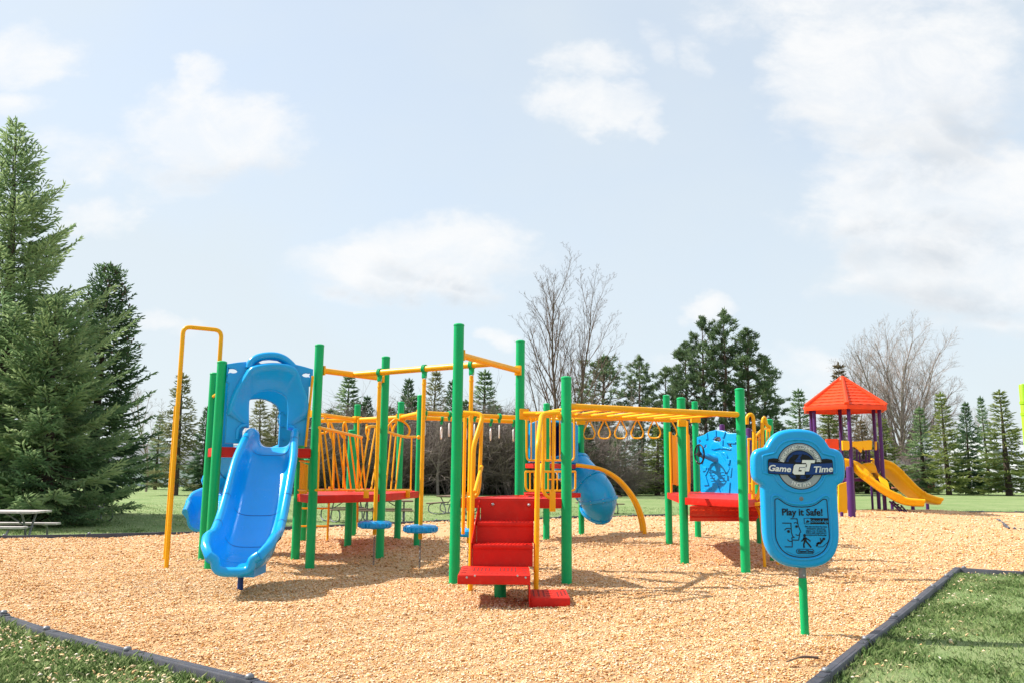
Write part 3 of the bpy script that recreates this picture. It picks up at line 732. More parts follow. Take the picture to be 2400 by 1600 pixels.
y2 = lambda x: np.interp(x, [930, 1050, 1190, 1440, 1600], [402, 400, 462, 535, 538])
rail_panel([Z7(930, 440, 12.35), Z7(945, 405, 12.4), Z7(1050, 398, 12.7), Z7(1190, 462, 13.2), Z7(1440, 535, 14.05), Z7(1590, 538, 14.4)], [Z7(780, 1268, 11.95), Z7(1100, 1266, 12.9), Z7(1530, 1260, 14.35)],
           [(Z7(x, float(y2(x)), Y2(x)), Z7(b_, 1264, Y2(b_))) for x, b_ in zip(tx, bx) if b_ != 1400], feet=[Z7(1483, 1318, 14.1), Z7(920, 1318, 12.2)])
mb = MB(); clamp(mb, 'P9', Z7(1590, 525, 14.4).z, .06, Z7(1440, 530, 14.0)); build('rail_clamp', mb, M['yellow'], PS)
# arched grab rails and loop climbers behind the bridge
for pts in ([(290, 540, 16.2), (285, 300, 16.2), (335, 258, 16.2), (390, 340, 16.2), (425, 480, 16.2), (445, 555, 16.2)], [(600, 470, 16.5), (612, 370, 16.5), (632, 345, 16.5), (648, 400, 16.5), (655, 470, 16.5)],
            [(1205, 470, 16.2), (1230, 380, 16.2), (1290, 315, 16.2), (1330, 300, 16.2), (1440, 340, 16.2), (1505, 420, 16.2), (1500, 500, 16.2), (1455, 532, 16.2)],
            [(1275, 480, 16.4), (1300, 400, 16.4), (1345, 330, 16.4)], [(1190, 270, 16.5), (1250, 350, 16.5), (1275, 440, 16.5), (1300, 530, 16.5)], [(930, 360, 16.6), (920, 460, 16.6), (940, 540, 16.6), (960, 580, 16.6)],
            [(440, 350, 16.4), (480, 440, 16.4), (560, 470, 16.4), (600, 540, 16.4), (640, 545, 16.4)], [(295, 490, 15.8), (370, 480, 15.8), (400, 430, 15.8), (415, 345, 15.8)]):
    tube('climbing_loop', smooth_path([Z7(*q) for q in pts], 5), .021)
for x, t_, b_ in ((478, 470, 1250), (618, 470, 1230), (808, 300, 1700)):
    tube('climber_upright', [Z7(x+5, t_, 16.3), Z7(x-8, b_, 16.3)], .02)
# vertical ladder below the far deck edge
l1 = G(767, 1268); l2 = Vector((l1.x-.58, l1.y-.1, 0)); lad = MB()
for q in (l1, l2): lad.tube([Vector((q.x, q.y, -.1)), Vector((q.x, q.y, 1.0))], .02, 10)
lad = build('ladder', lad, M['yellow'], PS)
mb = MB()
for z in (.28, .60, .86): mb.tube([Vector((l1.x, l1.y, z)), Vector((l2.x, l2.y, z))], .015, 8)
build('rungs', mb, M['yellow'], lad)
l3 = G(835, 1238); tube('climber_upright', [Vector((l3.x, l3.y, -.1)), Vector((l3.x, l3.y, 1.0))], .022)
# short barrier between P3 and P4 below the slide deck
mb = MB(); Y = 11.75
for i in range(6): mb.tube([D(705+i*3.2, 1082+i*1.2, Y+.12*(5-i)), D(702+i*3.4, 1156, Y+.12*(5-i))], .010, 7)
mb.tube([D(703, 1079, Y+.6), D(724, 1081, Y)], .016, 8); mb.tube([D(700, 1147, Y+.6), D(722, 1149, Y)], .016, 8)
mb.tube([D(733, 880, 11.6), D(716, 1046, 11.6)], .018, 8)
build('barrier', mb, M['yellow'], PS)

# ---------------- stairs up to the middle deck
cS = (at('M1', 0)+at('M2', 0))/2; xS = -.02
def sx(side, Y): return np.interp(Y, [8.25, 9.6], [-.50, -.335] if side < 0 else [.195, .27])
st = MB()
steps = [(9.60, 9.36, .745), (9.36, 9.10, .525)]
yb = [9.60, 9.36, 9.10]; zt_ = [.98, .745, .525, .30]
for i in range(3):                                            # risers
    Y0 = [9.585, 9.345, 9.085][i]; a, b_ = sx(-1, Y0), sx(1, Y0)
    st.add([(a, Y0, zt_[i+1]), (b_, Y0, zt_[i+1]), (b_, Y0, zt_[i]-.004), (a, Y0, zt_[i]-.004), (a, Y0+.02, zt_[i+1]), (b_, Y0+.02, zt_[i+1]), (b_, Y0+.02, zt_[i]-.004), (a, Y0+.02, zt_[i]-.004)],
           [(0, 1, 2, 3), (4, 7, 6, 5), (0, 3, 7, 4), (1, 5, 6, 2), (3, 2, 6, 7), (0, 4, 5, 1)])
stairs = build('stairs', st, M['red'], PS)
for (Ya, Yb, z) in ((9.60, 9.335, .745), (9.36, 9.075, .525)):
    mb = MB(); a, b_ = sx(-1, Yb), sx(1, Yb); mb.box(((a+b_)/2, (Ya+Yb)/2-.005, z-.022), b_-a+.004, Ya-Yb+.02, .045, ch=.012)
    k = 15
    for i in range(k): mb.box((a+(b_-a)*(i+.5)/k, Yb+.02, z+.004), .020, .03, .010, ch=.003); mb.box((a+(b_-a)*(i+.5)/k+.012, Yb+.12, z+.004), .020, .03, .010, ch=.003)
    build('tread', mb, M['red'], stairs)
for sd in (-1, 1):                                            # sloping side plates
    mb = MB(); e = .008*sd; P_ = [(sx(sd, 9.6)+e, 9.6, .97), (sx(sd, 9.6)+e, 9.6, .40), (sx(sd, 9.06)+e, 9.06, .25), (sx(sd, 9.06)+e, 9.06, .545), (sx(sd, 9.55)+e, 9.55, .97)]
    mb.add(P_+[(x+.008*sd, y, z) for x, y, z in P_], [(0, 1, 2, 3, 4), (9, 8, 7, 6, 5)]+[(i, (i+1) % 5, 5+(i+1) % 5, 5+i) for i in range(5)]); build('side_plate', mb, M['red'], stairs)
M['redhole'] = M['black']
def platform(x0, x1, y0, y1, z, th, name, holes, sk=0.0):
    mb = MB(); mb.box(((x0+x1)/2, (y0+y1)/2, z-th/2), x1-x0, y1-y0, th, ch=.010); o_ = build(name, mb, M['red'], stairs)
    mb = MB()
    for (hx, hy, hw_, hh_, an) in holes: mb.box((x0+(x1-x0)*hx, y0+(y1-y0)*hy, z+.0005), hw_, hh_, .003, Matrix.Rotation(an, 3, 'Z'))
    if holes: build('drain_slots', mb, M['slot'], o_)
    return o_
M['slot'] = paint('slot_shadow_red', (.20, .012, .01), .7, .2)
hs = [(.07, .25+.22*i, .05, .05, 0) for i in range(3)]+[(.93, .25+.22*i, .05, .05, 0) for i in range(3)]
hs += [(.20+.055*i, .60, .014, .36-.03*i, 0) for i in range(5)]+[(.80-.055*i, .60, .014, .36-.03*i, 0) for i in range(5)]+[(.30+.08*i, .2+.03*(i % 2), .012, .16, .95) for i in range(6)]
land = platform(-.505, .195, 8.27, 9.08, .305, .088, 'landing', hs)
hs = [(.10+.13*i, .5, .016, .42, 0) for i in range(3)]+[(.72+.1*i, .5+.1*(i-1), .016, .3, 0) for i in range(3)]+[(.5, .25+.25*i, .06, .012, 0) for i in range(3)]
platform(.20, .585, 8.34, 8.95, .088, .10, 'transfer_step', hs)
mb = MB(); mb.box((.192, 8.62, .16), .012, .66, .30, ch=.004); build('side_plate', mb, M['red'], stairs)
mb = MB(); q = G(1172, 1398); mb.lathe([(.064, -.1), (.064, .22)], (q.x, q.y, 0), 24); build('support_leg', mb, M['green'], stairs)
mb = MB()                                                     # bolt heads
for q in [D(1155, 1181, 9.57), D(1240, 1182.5, 9.57)]: mb.lathe([(.018, -.004), (.018, .003), (.011, .010), (.002, .013)], q, 12, Matrix.Rotation(R(90), 3, 'X'))
for q in [D(1094, 1352, 8.262), D(1113, 1348, 8.262), D(1213, 1348, 8.262), D(1232, 1352.5, 8.262)]: mb.lathe([(.010, -.003), (.010, .003), (.004, .006)], q, 10, Matrix.Rotation(R(90), 3, 'X'))
build('bolts', mb, M['galv'], stairs)
# handrails
Z3 = lambda x, y, Y: D(1020+x/2.272, 740+y/2.272, Y)
def handrail(pts, r=.028, rb=.09): return tube('handrail', pts, r, rb=rb, n=14)
g = G(1102, 1382.6); yb_ = g.y
h1 = handrail([Z3(150, 515, 9.64), Z3(258, 522, 9.62), Z3(204, 690, yb_), Vector((g.x, g.y, -.1))])
mb = MB(); clamp(mb, 'M1', Z3(150, 515, 9.64).z, .10, at('M2', 2)); build('rail_clamp', mb, M['yellow'], h1)
mb = MB(); mb.tube(bend([Z3(194, 525, 9.62), Z3(182, 945, 9.6)], .05), .019, 10); mb.tube(bend([Z3(248, 545, 9.62), Z3(236, 900, 9.55), Z3(222, 960, 9.5), Z3(180, 966, 9.55)], .08), .022, 10)
mb.tube([Z3(247, 800, 9.5), Z3(212, 935, 9.12)], .022, 10); mb.box(Z3(182, 985, 9.585), .062, .012, .21, ch=.004)
mb.tube([Z3(160, 540, 9.66), Z3(148, 1160, 9.66)], .02, 10)
build('rail_bars', mb, M['yellow'], h1)
g = Vector((.275, 9.08, 0))
h2 = handrail([Z3(664, 515, 9.64), Z3(566, 520, 9.62), Z3(547, 680, 9.08), Vector((g.x, g.y, -.1))])
mb = MB(); clamp(mb, 'M2', Z3(664, 515, 9.64).z, .10, at('M1', 2)); build('rail_clamp', mb, M['yellow'], h2)
mb = MB(); mb.tube(bend([Z3(577, 525, 9.62), Z3(574, 930, 9.6), Z3(598, 966, 9.6), Z3(636, 966, 9.6)], .12), .020, 10); mb.tube([Z3(629, 525, 9.62), Z3(626, 970, 9.6)], .017, 10)
mb.tube([Z3(566, 790, 9.5), Z3(553, 920, 9.12)], .020, 10); mb.box(Z3(625, 985, 9.585), .068, .012, .23, ch=.004)
build('rail_bars', mb, M['yellow'], h2)
# ladder of rungs overhead, M2/M3 to A/B
zl = 2.09
def ovr(a, b_, z): return at(a, z), at(b_, z)
r1 = [at('M2', zl), at('A', zl)]; r2s = at('M3', zl); r2 = [r2s+Vector((.05, -.06, 0)), r2s+Vector((.45, -.12, 0)), r2s+Vector((.9, .1, 0)), at('B', zl)+Vector((-.3, .05, 0)), at('B', zl)]
mb = MB(); mb.tube(r1, .038, 14); oh = build('overhead_ladder', mb, M['yellow'], PS)
mb = MB(); mb.tube(smooth_path(r2, 6), .038, 14); mb.box(at('B', zl)+Vector((0, -.01, -.06)), .12, .15, .10, ch=.01); mb.box(r2s+Vector((.06, -.05, 0)), .13, .05, .15, ch=.01); build('side_rail', mb, M['yellow'], oh)
for i in range(9):
    t_ = .05+i*.108; mb = MB(); a = r1[0].lerp(r1[1], t_); b_ = at('M3', zl).lerp(at('B', zl), t_+.02)
    mb.tube([a, b_], .018, 9); build('rung', mb, M['yellow'], oh)
# loop ladder between the far towers
z4 = 2.44; la, lb = at('Q2', z4), at('D', z4)
mb = MB(); mb.tube([la-(lb-la).normalized()*1.2, lb], .045, 14); mb.tube([la+Vector((-.85, .25, 0)), lb+Vector((-.85, -.3, 0))], .045, 14)
for k in ('Q2', 'D'): mb.box(at(k, z4-.04), .19, .17, .15, ch=.015)
ll = build('loop_ladder', mb, M['yellow'], PS)
for px in (1342, 1381.5, 1417.5, 1455.5, 1494, 1534, 1572):
    fr = (px-1363)/(1636-1363); c = la.lerp(lb, max(-.1, min(.93, fr))); c = Vector(((px-1200)/F*c.y, c.y, z4))
    u = Vector((.92, -.4, 0)).normalized()
    pts = [(0, .0), (.045, -.10), (.10, -.21), (.128, -.29), (.122, -.35), (.075, -.41), (-.075, -.41), (-.122, -.35), (-.128, -.29), (-.10, -.21), (-.045, -.10)]
    P_ = smooth_path([c+u*a+Vector((0, 0, z)) for a, z in pts+[pts[0]]], 3)[:-1]
    mb = MB(); mb.tube(P_, .0165, 8, closed=True); build('hanging_loop', mb, M['yellow'], ll)
# ---------------- tube slide tower behind
Z56 = lambda x, y, Y: D(1200+x/5.6, 900+y/5.6, Y)
def barrier(name, x0, x1, y0, y1, Y0, Y1, n, mid=None, r=.02):
    f = lambda x: lerp(Y0, Y1, (x-x0)/(x1-x0))
    mb = MB(); mb.tube(bend([Z56(x0, y0, Y0), Z56(x0+2, y1, Y0), Z56(x1, y1, Y1), Z56(x1, y0, Y1)], .10), r, 10)
    mb.tube([Z56(x0, y0, Y0), Z56(x1, y0, Y1)], r, 10); o_ = build(name, mb, M['yellow'], PS)
    mb = MB()
    for i in range(1, n+1):
        x = x0+(x1-x0)*i/(n+1); mb.tube([Z56(x, y0, f(x)), Z56(x, y1, f(x))], .013, 8)
    if mid: mb.tube([Z56(x0+(x1-x0)*.45, mid, f((x0+x1)/2)), Z56(x0+(x1-x0)*.75, mid, f(x1))], .013, 8)
    build('bars', mb, M['yellow'], o_)
barrier('barrier', 190, 815, 425, 995, 15.6, 16.6, 9)
barrier('barrier', 178, 832, 1142, 1392, 15.55, 16.5, 10, 1245)
ep = [Z56(225, 470, 17.2), Z56(860, 470, 17.6), Z56(860, 1030, 17.6), Z56(225, 1030, 17.2)]
xa = (ep[1]-ep[0]); matp = frame4((ep[0]+ep[3])/2*.5+(ep[1]+ep[2])/2*.5, (xa.x, xa.y, 0), (0, 0, 1))
hw, hh = xa.length/2, (ep[0].z-ep[3].z)/2
mb = MB(); mb.mesh(panel2d([[(-hw, -hh), (hw, -hh), (hw, hh*.8), (hw*.6, hh), (-hw*.6, hh), (-hw, hh*.8)], ell(.02, .04, .32, .36, 24)], .03, .012), matp)
tp = build('tube_entry_panel', mb, M['blue'], PS, smooth=42)
mb = MB(); mb.tube([matp @ Vector((q[0], q[1], .03)) for q in ell(.02, .04, .335, .375, 28)], .022, 8, closed=True); build('entry_ring', mb, M['blue'], tp)
mb = MB(); mb.grid([[matp @ Vector((q[0], q[1], -.02-dd)) for q in ell(.02, .04, .325, .365, 28)] for dd in (0, .75)], closed=True); mb.f.append(tuple(range(28, 56))); mb.m.append(0); build('tunnel', mb, M['blue_in'], tp, fix=False)
cp = smooth_path([matp @ Vector((.02, .04, -.04)), D(1318, 1060, 18.4), D(1341, 1091, 18.3), D(1370, 1124, 18.0), D(1392, 1148, 17.8), D(1402, 1168, 17.7), D(1402, 1184, 17.75), D(1397, 1197, 17.85)], 7)
def pipe(cp, rf, name, mat, parent, n=28, th=.02):
    rows = []; u = None
    for i, q in enumerate(cp):
        tn = (cp[min(i+1, len(cp)-1)]-cp[max(0, i-1)]).normalized(); u = tn.orthogonal().normalized() if u is None else (u-tn*u.dot(tn)).normalized(); w = tn.cross(u); r_ = rf(i)
        rows.append([q+(u*math.cos(2*math.pi*k/n)+w*math.sin(2*math.pi*k/n))*r_ for k in range(n)])
    inn_ = [[cp[i]+(q-cp[i])*.93 for q in rows[i]] for i in range(len(cp))]
    mb = MB(); mb.grid(rows+inn_[::-1]+[rows[0]], closed=True); return build(name, mb, M[mat], parent, smooth=50), rows
ts, trow = pipe(cp, lambda i: .385-.05*max(0, i-36)/13, 'tube_slide', 'blue', PS)
for i in (15, 25, 36, 48):
    mb = MB(); tn = (cp[i+1]-cp[i-1]).normalized(); mb.grid([[cp[i]+(q-cp[i])*s_+tn*o_ for q in trow[i]] for s_, o_ in ((1.0, -.032), (1.07, -.028), (1.07, .028), (1.0, .032))], closed=True)
    build('flange', mb, M['blue'], ts)
    mb = MB()
    for k in range(0, 28, 3): mb.lathe([(.012, -.036), (.012, .036)], cp[i]+(trow[i][k]-cp[i])*1.035, 6, tn.to_track_quat('Z', 'Y').to_matrix())
    build('bolts', mb, M['galv'], ts)
q = G(1405, 1228); mb = MB(); mb.lathe([(.028, -.1), (.028, .5)], (q.x, q.y, 0), 12); mb.box((q.x, q.y, -.0+.03), .22, .22, .02); build('support_leg', mb, M['navy'], ts)
# arched climber running down to the chips
Z41 = lambda x, y, Y: D(1180+x/4.126, 900+y/4.126, Y)
ap = [(700, 780), (785, 790), (950, 822), (1100, 905), (1230, 1045), (1310, 1190), (1355, 1340), (1368, 1465)]
a_ = smooth_path([Z41(x, y, 17.4-.1*i/7) for i, (x, y) in enumerate(ap)], 6)
ar = tube('arch_climber', a_, .042, n=14)
ax_ = smooth_path([Z41(x-24, y-6, 18.2-.1*i/7) for i, (x, y) in enumerate(ap)], 6)
mb = MB(); mb.tube(ax_, .046, 14); build('side_rail', mb, M['yellow'], ar)
mb = MB()
for i in range(10, len(a_)-2, 6): mb.tube([a_[i], ax_[i]], .018, 8)
build('rungs', mb, M['yellow'], ar)

# ---------------- right tower: steering panel, corrugated wall, ladder
dD, dF = at('D', 0), at('F', 0); u = (dF-dD).normalized(); wpan = (dF-dD).length
mat_s = frame4(dD+u*wpan/2+Vector((0, 0, .92)), u, (0, 0, 1)); hw = wpan/2-PR-.005
# local coords come from the photo: panel spans 1635.6..1752, 1010..1157
def SP(x, y): # zoom pixel (s=6.03 from 1600,980) -> local
    rr = ray(1600+x/6.03, 980+y/6.03); c0 = Vector((0, 0, CH)); n3 = mat_s.to_3x3().col[2]; o0 = mat_s.translation
    t_ = (o0-c0).dot(n3)/rr.dot(n3); w = c0+rr*t_-o0; return (w.dot(u), w.z)
PAN_O = o_ = [SP(*q) for q in ((212, 262), (310, 230), (380, 185), (480, 160), (580, 170), (660, 205), (760, 205), (835, 215), (905, 245), (905, 390), (872, 400), (860, 1065), (268, 1065), (255, 620), (238, 400), (214, 400))]
h_ = [[SP(*q) for q in lp_] for lp_ in (((242, 304), (262, 300), (272, 322), (258, 342), (243, 344)), ((435, 300), (480, 262), (540, 262), (556, 300), (540, 330), (470, 318)), ((640, 350), (690, 352), (712, 410), (660, 395)), ((330, 375), (352, 368), (345, 400), (310, 420)), ((770, 262), (820, 262), (812, 315), (770, 318)))]
mb = MB(); mb.mesh(panel2d([o_]+h_, .03, .012), mat_s); sp_ = build('steering_panel', mb, M['blue'], PS, smooth=42)
def relief(polys, d0, th, name, mat='blue', bev=.008):
    mb = MB()
    for pl in polys:
        X_ = mat_s @ Matrix.Translation((0, 0, d0)); mb.mesh(panel2d([[SP(*q) for q in pl]], th, bev, 1), X_)
    return build(name, mb, M[mat], sp_, smooth=42)
relief([[(410, 400), (430, 350), (480, 325), (530, 330), (560, 370), (600, 400), (700, 430), (690, 440), (560, 420), (470, 440), (420, 430)],
        [(480, 470), (545, 480), (600, 560), (660, 640), (690, 700), (660, 760), (610, 770), (575, 690), (520, 660), (470, 600)],
        [(270, 440), (300, 420), (310, 560), (290, 640), (270, 600)], [(300, 680), (360, 690), (350, 740), (300, 745)], [(640, 560), (690, 575), (680, 650), (630, 640)],
        [(320, 800), (340, 790), (390, 940), (320, 945)], [(440, 940), (500, 900), (560, 1050), (420, 1055)], [(560, 1050), (600, 1000), (650, 870), (690, 900), (680, 1055)], [(300, 1000), (430, 1010), (420, 1058), (290, 1058)],
        [(560, 480), (600, 470), (640, 500), (660, 550), (640, 560), (610, 515)]], .035, .016, 'raised_ribs', bev=.010)
relief([[(315, 235), (365, 205), (375, 290), (345, 300)], [(470, 170), (490, 165), (495, 255), (465, 262)], [(585, 180), (625, 190), (600, 270), (575, 270)], [(560, 310), (590, 300), (585, 420), (560, 440)], [(660, 320), (770, 330), (760, 355), (640, 345)]], .035, .014, 'rib_spokes', bev=.008)
relief([[(x, y), (x+w, y-3), (x+w, y+5), (x, y+8)] for x, y, w in ((385, 752, 85), (395, 795, 70), (405, 830, 62), (415, 872, 60), (430, 910, 60), (548, 750, 62), (555, 792, 58), (548, 830, 58), (540, 872, 62), (520, 910, 60), (470, 948, 62))], .034, .008, 'moulded_lines', 'blue', .003)
relief([[(330, 965), (432, 965), (428, 1003), (335, 1003)], [(570, 1000), (650, 880), (655, 940), (600, 1005)], [(690, 700), (715, 690), (700, 830), (650, 800)], [(330, 770), (385, 690), (380, 730), (345, 800)]], .034, .010, 'moulded_pads', 'blue', .005)
wc = SP(390, 530); C0 = mat_s @ Vector((wc[0], wc[1], .0)); wn = (mat_s.to_3x3() @ Vector((-.30, .12, 1))).normalized()
e1 = wn.cross(Vector((0, 0, 1))).normalized(); e2 = wn.cross(e1); WC = C0+wn*.30+u*.07
e1, e2 = (mat_s.to_3x3() @ Vector((1, 0, .30))).normalized(), Vector((0, 0, 1)); wn = e1.cross(e2)
mb = MB(); rw = .185
mb.tube([WC+(e1*math.cos(a)+e2*math.sin(a))*rw for a in [2*math.pi*i/36 for i in range(36)]], .017, 10, closed=True)
for a in (R(95), R(180), R(330)): mb.tube([WC, WC+(e1*math.cos(a)+e2*math.sin(a))*rw], [.026, .013], 8)
mb.lathe([(.055, -.02), (.055, .015), (.045, .03), (.02, .034)], WC, 18, wn.to_track_quat('Z', 'Y').to_matrix())
whl = build('steering_wheel', mb, M['black'], sp_)
cc0 = SP(490, 570); mb = MB(); mb.tube([mat_s @ Vector((cc0[0], cc0[1], .0)), WC], [.09, .035], 14); build('steering_column', mb, M['blue'], sp_)
# dark red stepped underside below the deck edge
mb = MB(); Z3b = lambda x, y, Y: D(1530+x/3.268, 880+y/3.268, Y)
pr = [(Z3b(282, 1002, 12.15), Z3b(284, 1112, 12.4)), ]
q0, q1, q2, q3 = Z3b(282, 1000, 12.0), Z3b(838, 1000, 12.6), Z3b(790, 1112, 12.9), Z3b(282, 1112, 12.4)
off = Vector((.15, .5, 0))
mb.add([q0, q1, q2, q3, q0+off, q1+off, q2+off, q3+off], [(0, 1, 2, 3), (7, 6, 5, 4), (0, 4, 5, 1), (1, 5, 6, 2), (2, 6, 7, 3), (3, 7, 4, 0)])
us = build('deck_step', mb, M['red'], PS)
mb = MB()
for i in range(9):
    for dx_, yy in ((0, 1027), (10, 1024), (20, 1030), (30, 1027)): 
        q = Z3b(306+i*57+dx_, yy, 12.0+.06*i); mb.box(q+Vector((0, -.0, 0)), .024, .02, .012, ch=.003)
for i in range(9): mb.box(Z3b(345+i*50, 1055, 12.06+.06*i), .012, .02, .008, ch=.002)
build('lit_tread_edges', mb, M['orange'], us)  # sunlit edges of the perforated tread, painted in as orange flecks
mb = MB(); mb.tube([Z3b(285, 1080, 12.2), Z3b(806, 1082, 12.75)], .012, 8); build('fold_line', mb, M['red'], us)
# corrugated yellow wall between C and D
c0, c1 = D(1572, 1018, 15.35), D(1614, 1026, 16.0)
zt, zb_ = 2.02, 1.10; d = (c1-c0); d.z = 0; L = d.length; d.normalize(); nn_ = Vector((d.y, -d.x, 0)); rows = []
for k in range(33):
    x = L*k/32; w = .022*math.cos(k*math.pi/4); b_ = Vector((c0.x, c0.y, 0))+d*x+nn_*w; sag = .05*math.sin(math.pi*k/32)
    rows.append([b_+Vector((0, 0, zb_-sag+.02)), b_+Vector((0, 0, zt-sag))])
mb = MB(); mb.grid(rows); back = [[v-nn_*.02 for v in r_] for r_ in rows]; mb.grid(back); n_ = len(rows)
for r_ in ((0, 1),): 
    mb.grid([[r_2[1] for r_2 in rows], [r_2[1] for r_2 in back]]); mb.grid([[r_2[0] for r_2 in rows], [r_2[0] for r_2 in back]])
cw = build('wall_panel', mb, M['yellow'], PS, smooth=60)
mb = MB()
for x in (0, L): mb.tube([Vector((c0.x, c0.y, .95))+d*x-nn_*.01, Vector((c0.x, c0.y, zt+.03))+d*x-nn_*.01], .022, 10)
build('panel_frame', mb, M['yellow'], cw)
tube('rail_upright', [D(1611, 985, 14.9), D(1612, 1158, 14.9)], .018)
# ladder with looped handles on the side towards the sign
b1_, b2_ = G(1793, 1326), G(1823, 1319)
Z32 = lambda x, y, Y: D(1530+x/3.268, 880+y/3.268, Y)
lg = MB()
for b_, xt, yt_ in ((b1_, 770, 955), (b2_, 800, 960)):
    lg.tube(bend([Vector((b_.x, b_.y, -.1)), Vector((b_.x-.02, b_.y+.02, .72)), Z32(xt, yt_, b_.y+.35)], .25), .022, 10)
lg = build('ladder', lg, M['yellow'], PS)
mb = MB()
for z in (.32, .62): mb.tube([Vector((b1_.x, b1_.y, z)), Vector((b2_.x, b2_.y, z))], .018, 8)
build('rungs', mb, M['yellow'], lg)
for xs_ in ([(722, 370), (722, 320), (745, 295), (770, 325), (776, 500), (768, 800), (770, 960)], [(900, 395), (870, 372), (858, 325), (845, 335), (838, 420), (842, 700), (820, 870), (790, 950)]):
    tube('grab_handle', smooth_path([Z32(x, y, 12.0) for x, y in xs_], 5), .026, n=12)
mb = MB(); clamp(mb, 'E', Z32(905, 395, 12.5).z, .10, Z32(870, 390, 12.0)); mb.tube([Z32(780, 472, 12.1), Z32(835, 410, 12.3), Z32(900, 395, 12.5)], .018, 8)
for x in (795, 815, 835, 875, 895): mb.tube([Z32(x, 455-(x-795)*.5, 12.2), Z32(x-8, 830, 12.2)], .011, 7)
mb.tube([Z32(725, 485, 13.2), Z32(755, 482, 13.2)], .018, 8); mb.tube([Z32(733, 490, 13.2), Z32(742, 900, 13.2)], .018, 8); mb.tube([Z32(735, 830, 12.3), Z32(815, 820, 12.3)], .016, 8)
build('side_barrier', mb, M['yellow'], PS)
mb = MB(); q = Z32(812, 978, 12.05); mb.box(q, .24, .30, .05, ch=.01); mb.box(Z32(815, 950, 12.2), .2, .02, .10, ch=.006); build('ladder_step', mb, M['yellow'], PS)

# ---------------- hanging step pods: each swings by itself
bl = (mC-mA)
def pod(t_, label, zp):
    c = mA+bl*t_; root = thing('swinging_step', (c.x, c.y, 0), label, 'swinging step', 'swinging steps hanging from the overhead beam')
    d = bl.normalized(); A3 = Matrix((d, Vector((-d.y, d.x, 0)), Vector((0, 0, 1)))).transposed()
    mb = MB(); ring = [c+(Vector((-d.y, d.x, 0))*math.cos(a)+Vector((0, 0, 1))*math.sin(a))*.05 for a in [2*math.pi*i/16 for i in range(16)]]
    for o_ in (-.02, 0, .02): mb.tube([q+d*o_ for q in ring], .011, 6, closed=True)
    mb.box(c-Vector((0, 0, .085)), .065, .045, .09, A3, ch=.008); build('hanger_clamp', mb, M['green'], root)
    mb = MB(); mb.tube([c+Vector((0, 0, -.12))+(d*math.cos(a)+Vector((0, 0, 1))*math.sin(a)*1.3)*.03 for a in [2*math.pi*i/12 for i in range(12)]], .008, 6, closed=True); build('shackle', mb, M['galv'], root)
    mb = MB(); mb.tube([Vector((c.x, c.y, zp-.14)), Vector((c.x, c.y, zb-.15))], .028, 14); mb.tube([Vector((c.x, c.y, zb-.22)), Vector((c.x, c.y, zb-.14))], [.034, .02], 12); build('hanging_pole', mb, M['yellow'], root)
    mb = MB(); N = 32; pr_ = [(.0, 0.05), (.16, .05), (.2, .045), (.222, .02), (.222, -.03), (.205, -.05), (.0, -.05)]; rows = []
    for (r_, z) in pr_: rows.append([Vector((c.x+r_*(1+.05*math.cos(8*2*math.pi*k/N))*math.cos(2*math.pi*k/N), c.y+r_*(1+.05*math.cos(8*2*math.pi*k/N))*math.sin(2*math.pi*k/N), zp+z)) for k in range(N)])
    mb.grid(rows, closed=True)
    for k in range(0, 24): a = 2*math.pi*k/24; mb.box((c.x+.231*math.cos(a), c.y+.231*math.sin(a), zp-.005), .014, .022, .055, Matrix.Rotation(a, 3, 'Z'), ch=.004)
    pd = build('foot_pad', mb, M['blue'], root)
    mb = MB(); z = zp-.16; k = 0
    while z > -.02:
        e = d if k % 2 else Vector((-d.y, d.x, 0)); mb.tube([Vector((c.x, c.y, z))+(e*math.cos(a)*.012+Vector((0, 0, 1))*math.sin(a)*.026) for a in [2*math.pi*i/8 for i in range(8)]], .0045, 5, closed=True); z -= .041; k += 1
    build('chain', mb, M['dullsteel'], root)
pod(.212, 'swinging step with blue pad on a yellow pole, leftmost of the three', .545)
pod(.545, 'swinging step with blue pad on a yellow pole, middle one of the three', .525)
pod(.87, 'swinging step half hidden by the tallest green post left of the red stairs', .515)
# trapeze rings: each hangs loose from the ring beams
def ring(px, a, b_, i):
    A_, B_ = at(a, zr), at(b_, zr); lo, hi = 0, 1
    for _ in range(40):
        t_ = (lo+hi)/2; q = A_.lerp(B_, t_); lo, hi = (t_, hi) if 1200+F*q.x/q.y < px else (lo, t_)
    d = (B_-A_).normalized(); e = Vector((-d.y, d.x, 0))
    root = thing('hanging_ring', (q.x, q.y, zr-.3), 'pale hand ring on a green clamp, number %d of eight from the left' % i, 'hand ring', 'hand rings hanging from the ring beams')
    mb = MB()
    for o_ in (-.016, .016): mb.tube([q+d*o_+(e*math.cos(t2)+Vector((0, 0, 1))*math.sin(t2))*.052 for t2 in [2*math.pi*k/14 for k in range(14)]], .013, 6, closed=True)
    mb.box(q-Vector((0, 0, .08)), .05, .05, .07, ch=.012); build('hanger_clamp', mb, M['green'], root)
    mb = MB(); mb.tube([q-Vector((0, 0, .11)), q-Vector((0, 0, .17))], .009, 6); build('shackle', mb, M['dullsteel'], root)
    f = (e*.9+d*.5).normalized(); c = q-Vector((0, 0, .28)); mb = MB()
    mb.tube([c+(f*math.cos(t2)*.085+Vector((0, 0, 1))*math.sin(t2)*.115) for t2 in [2*math.pi*k/22 for k in range(22)]], .013, 7, closed=True); build('grip', mb, M['clear'], root)
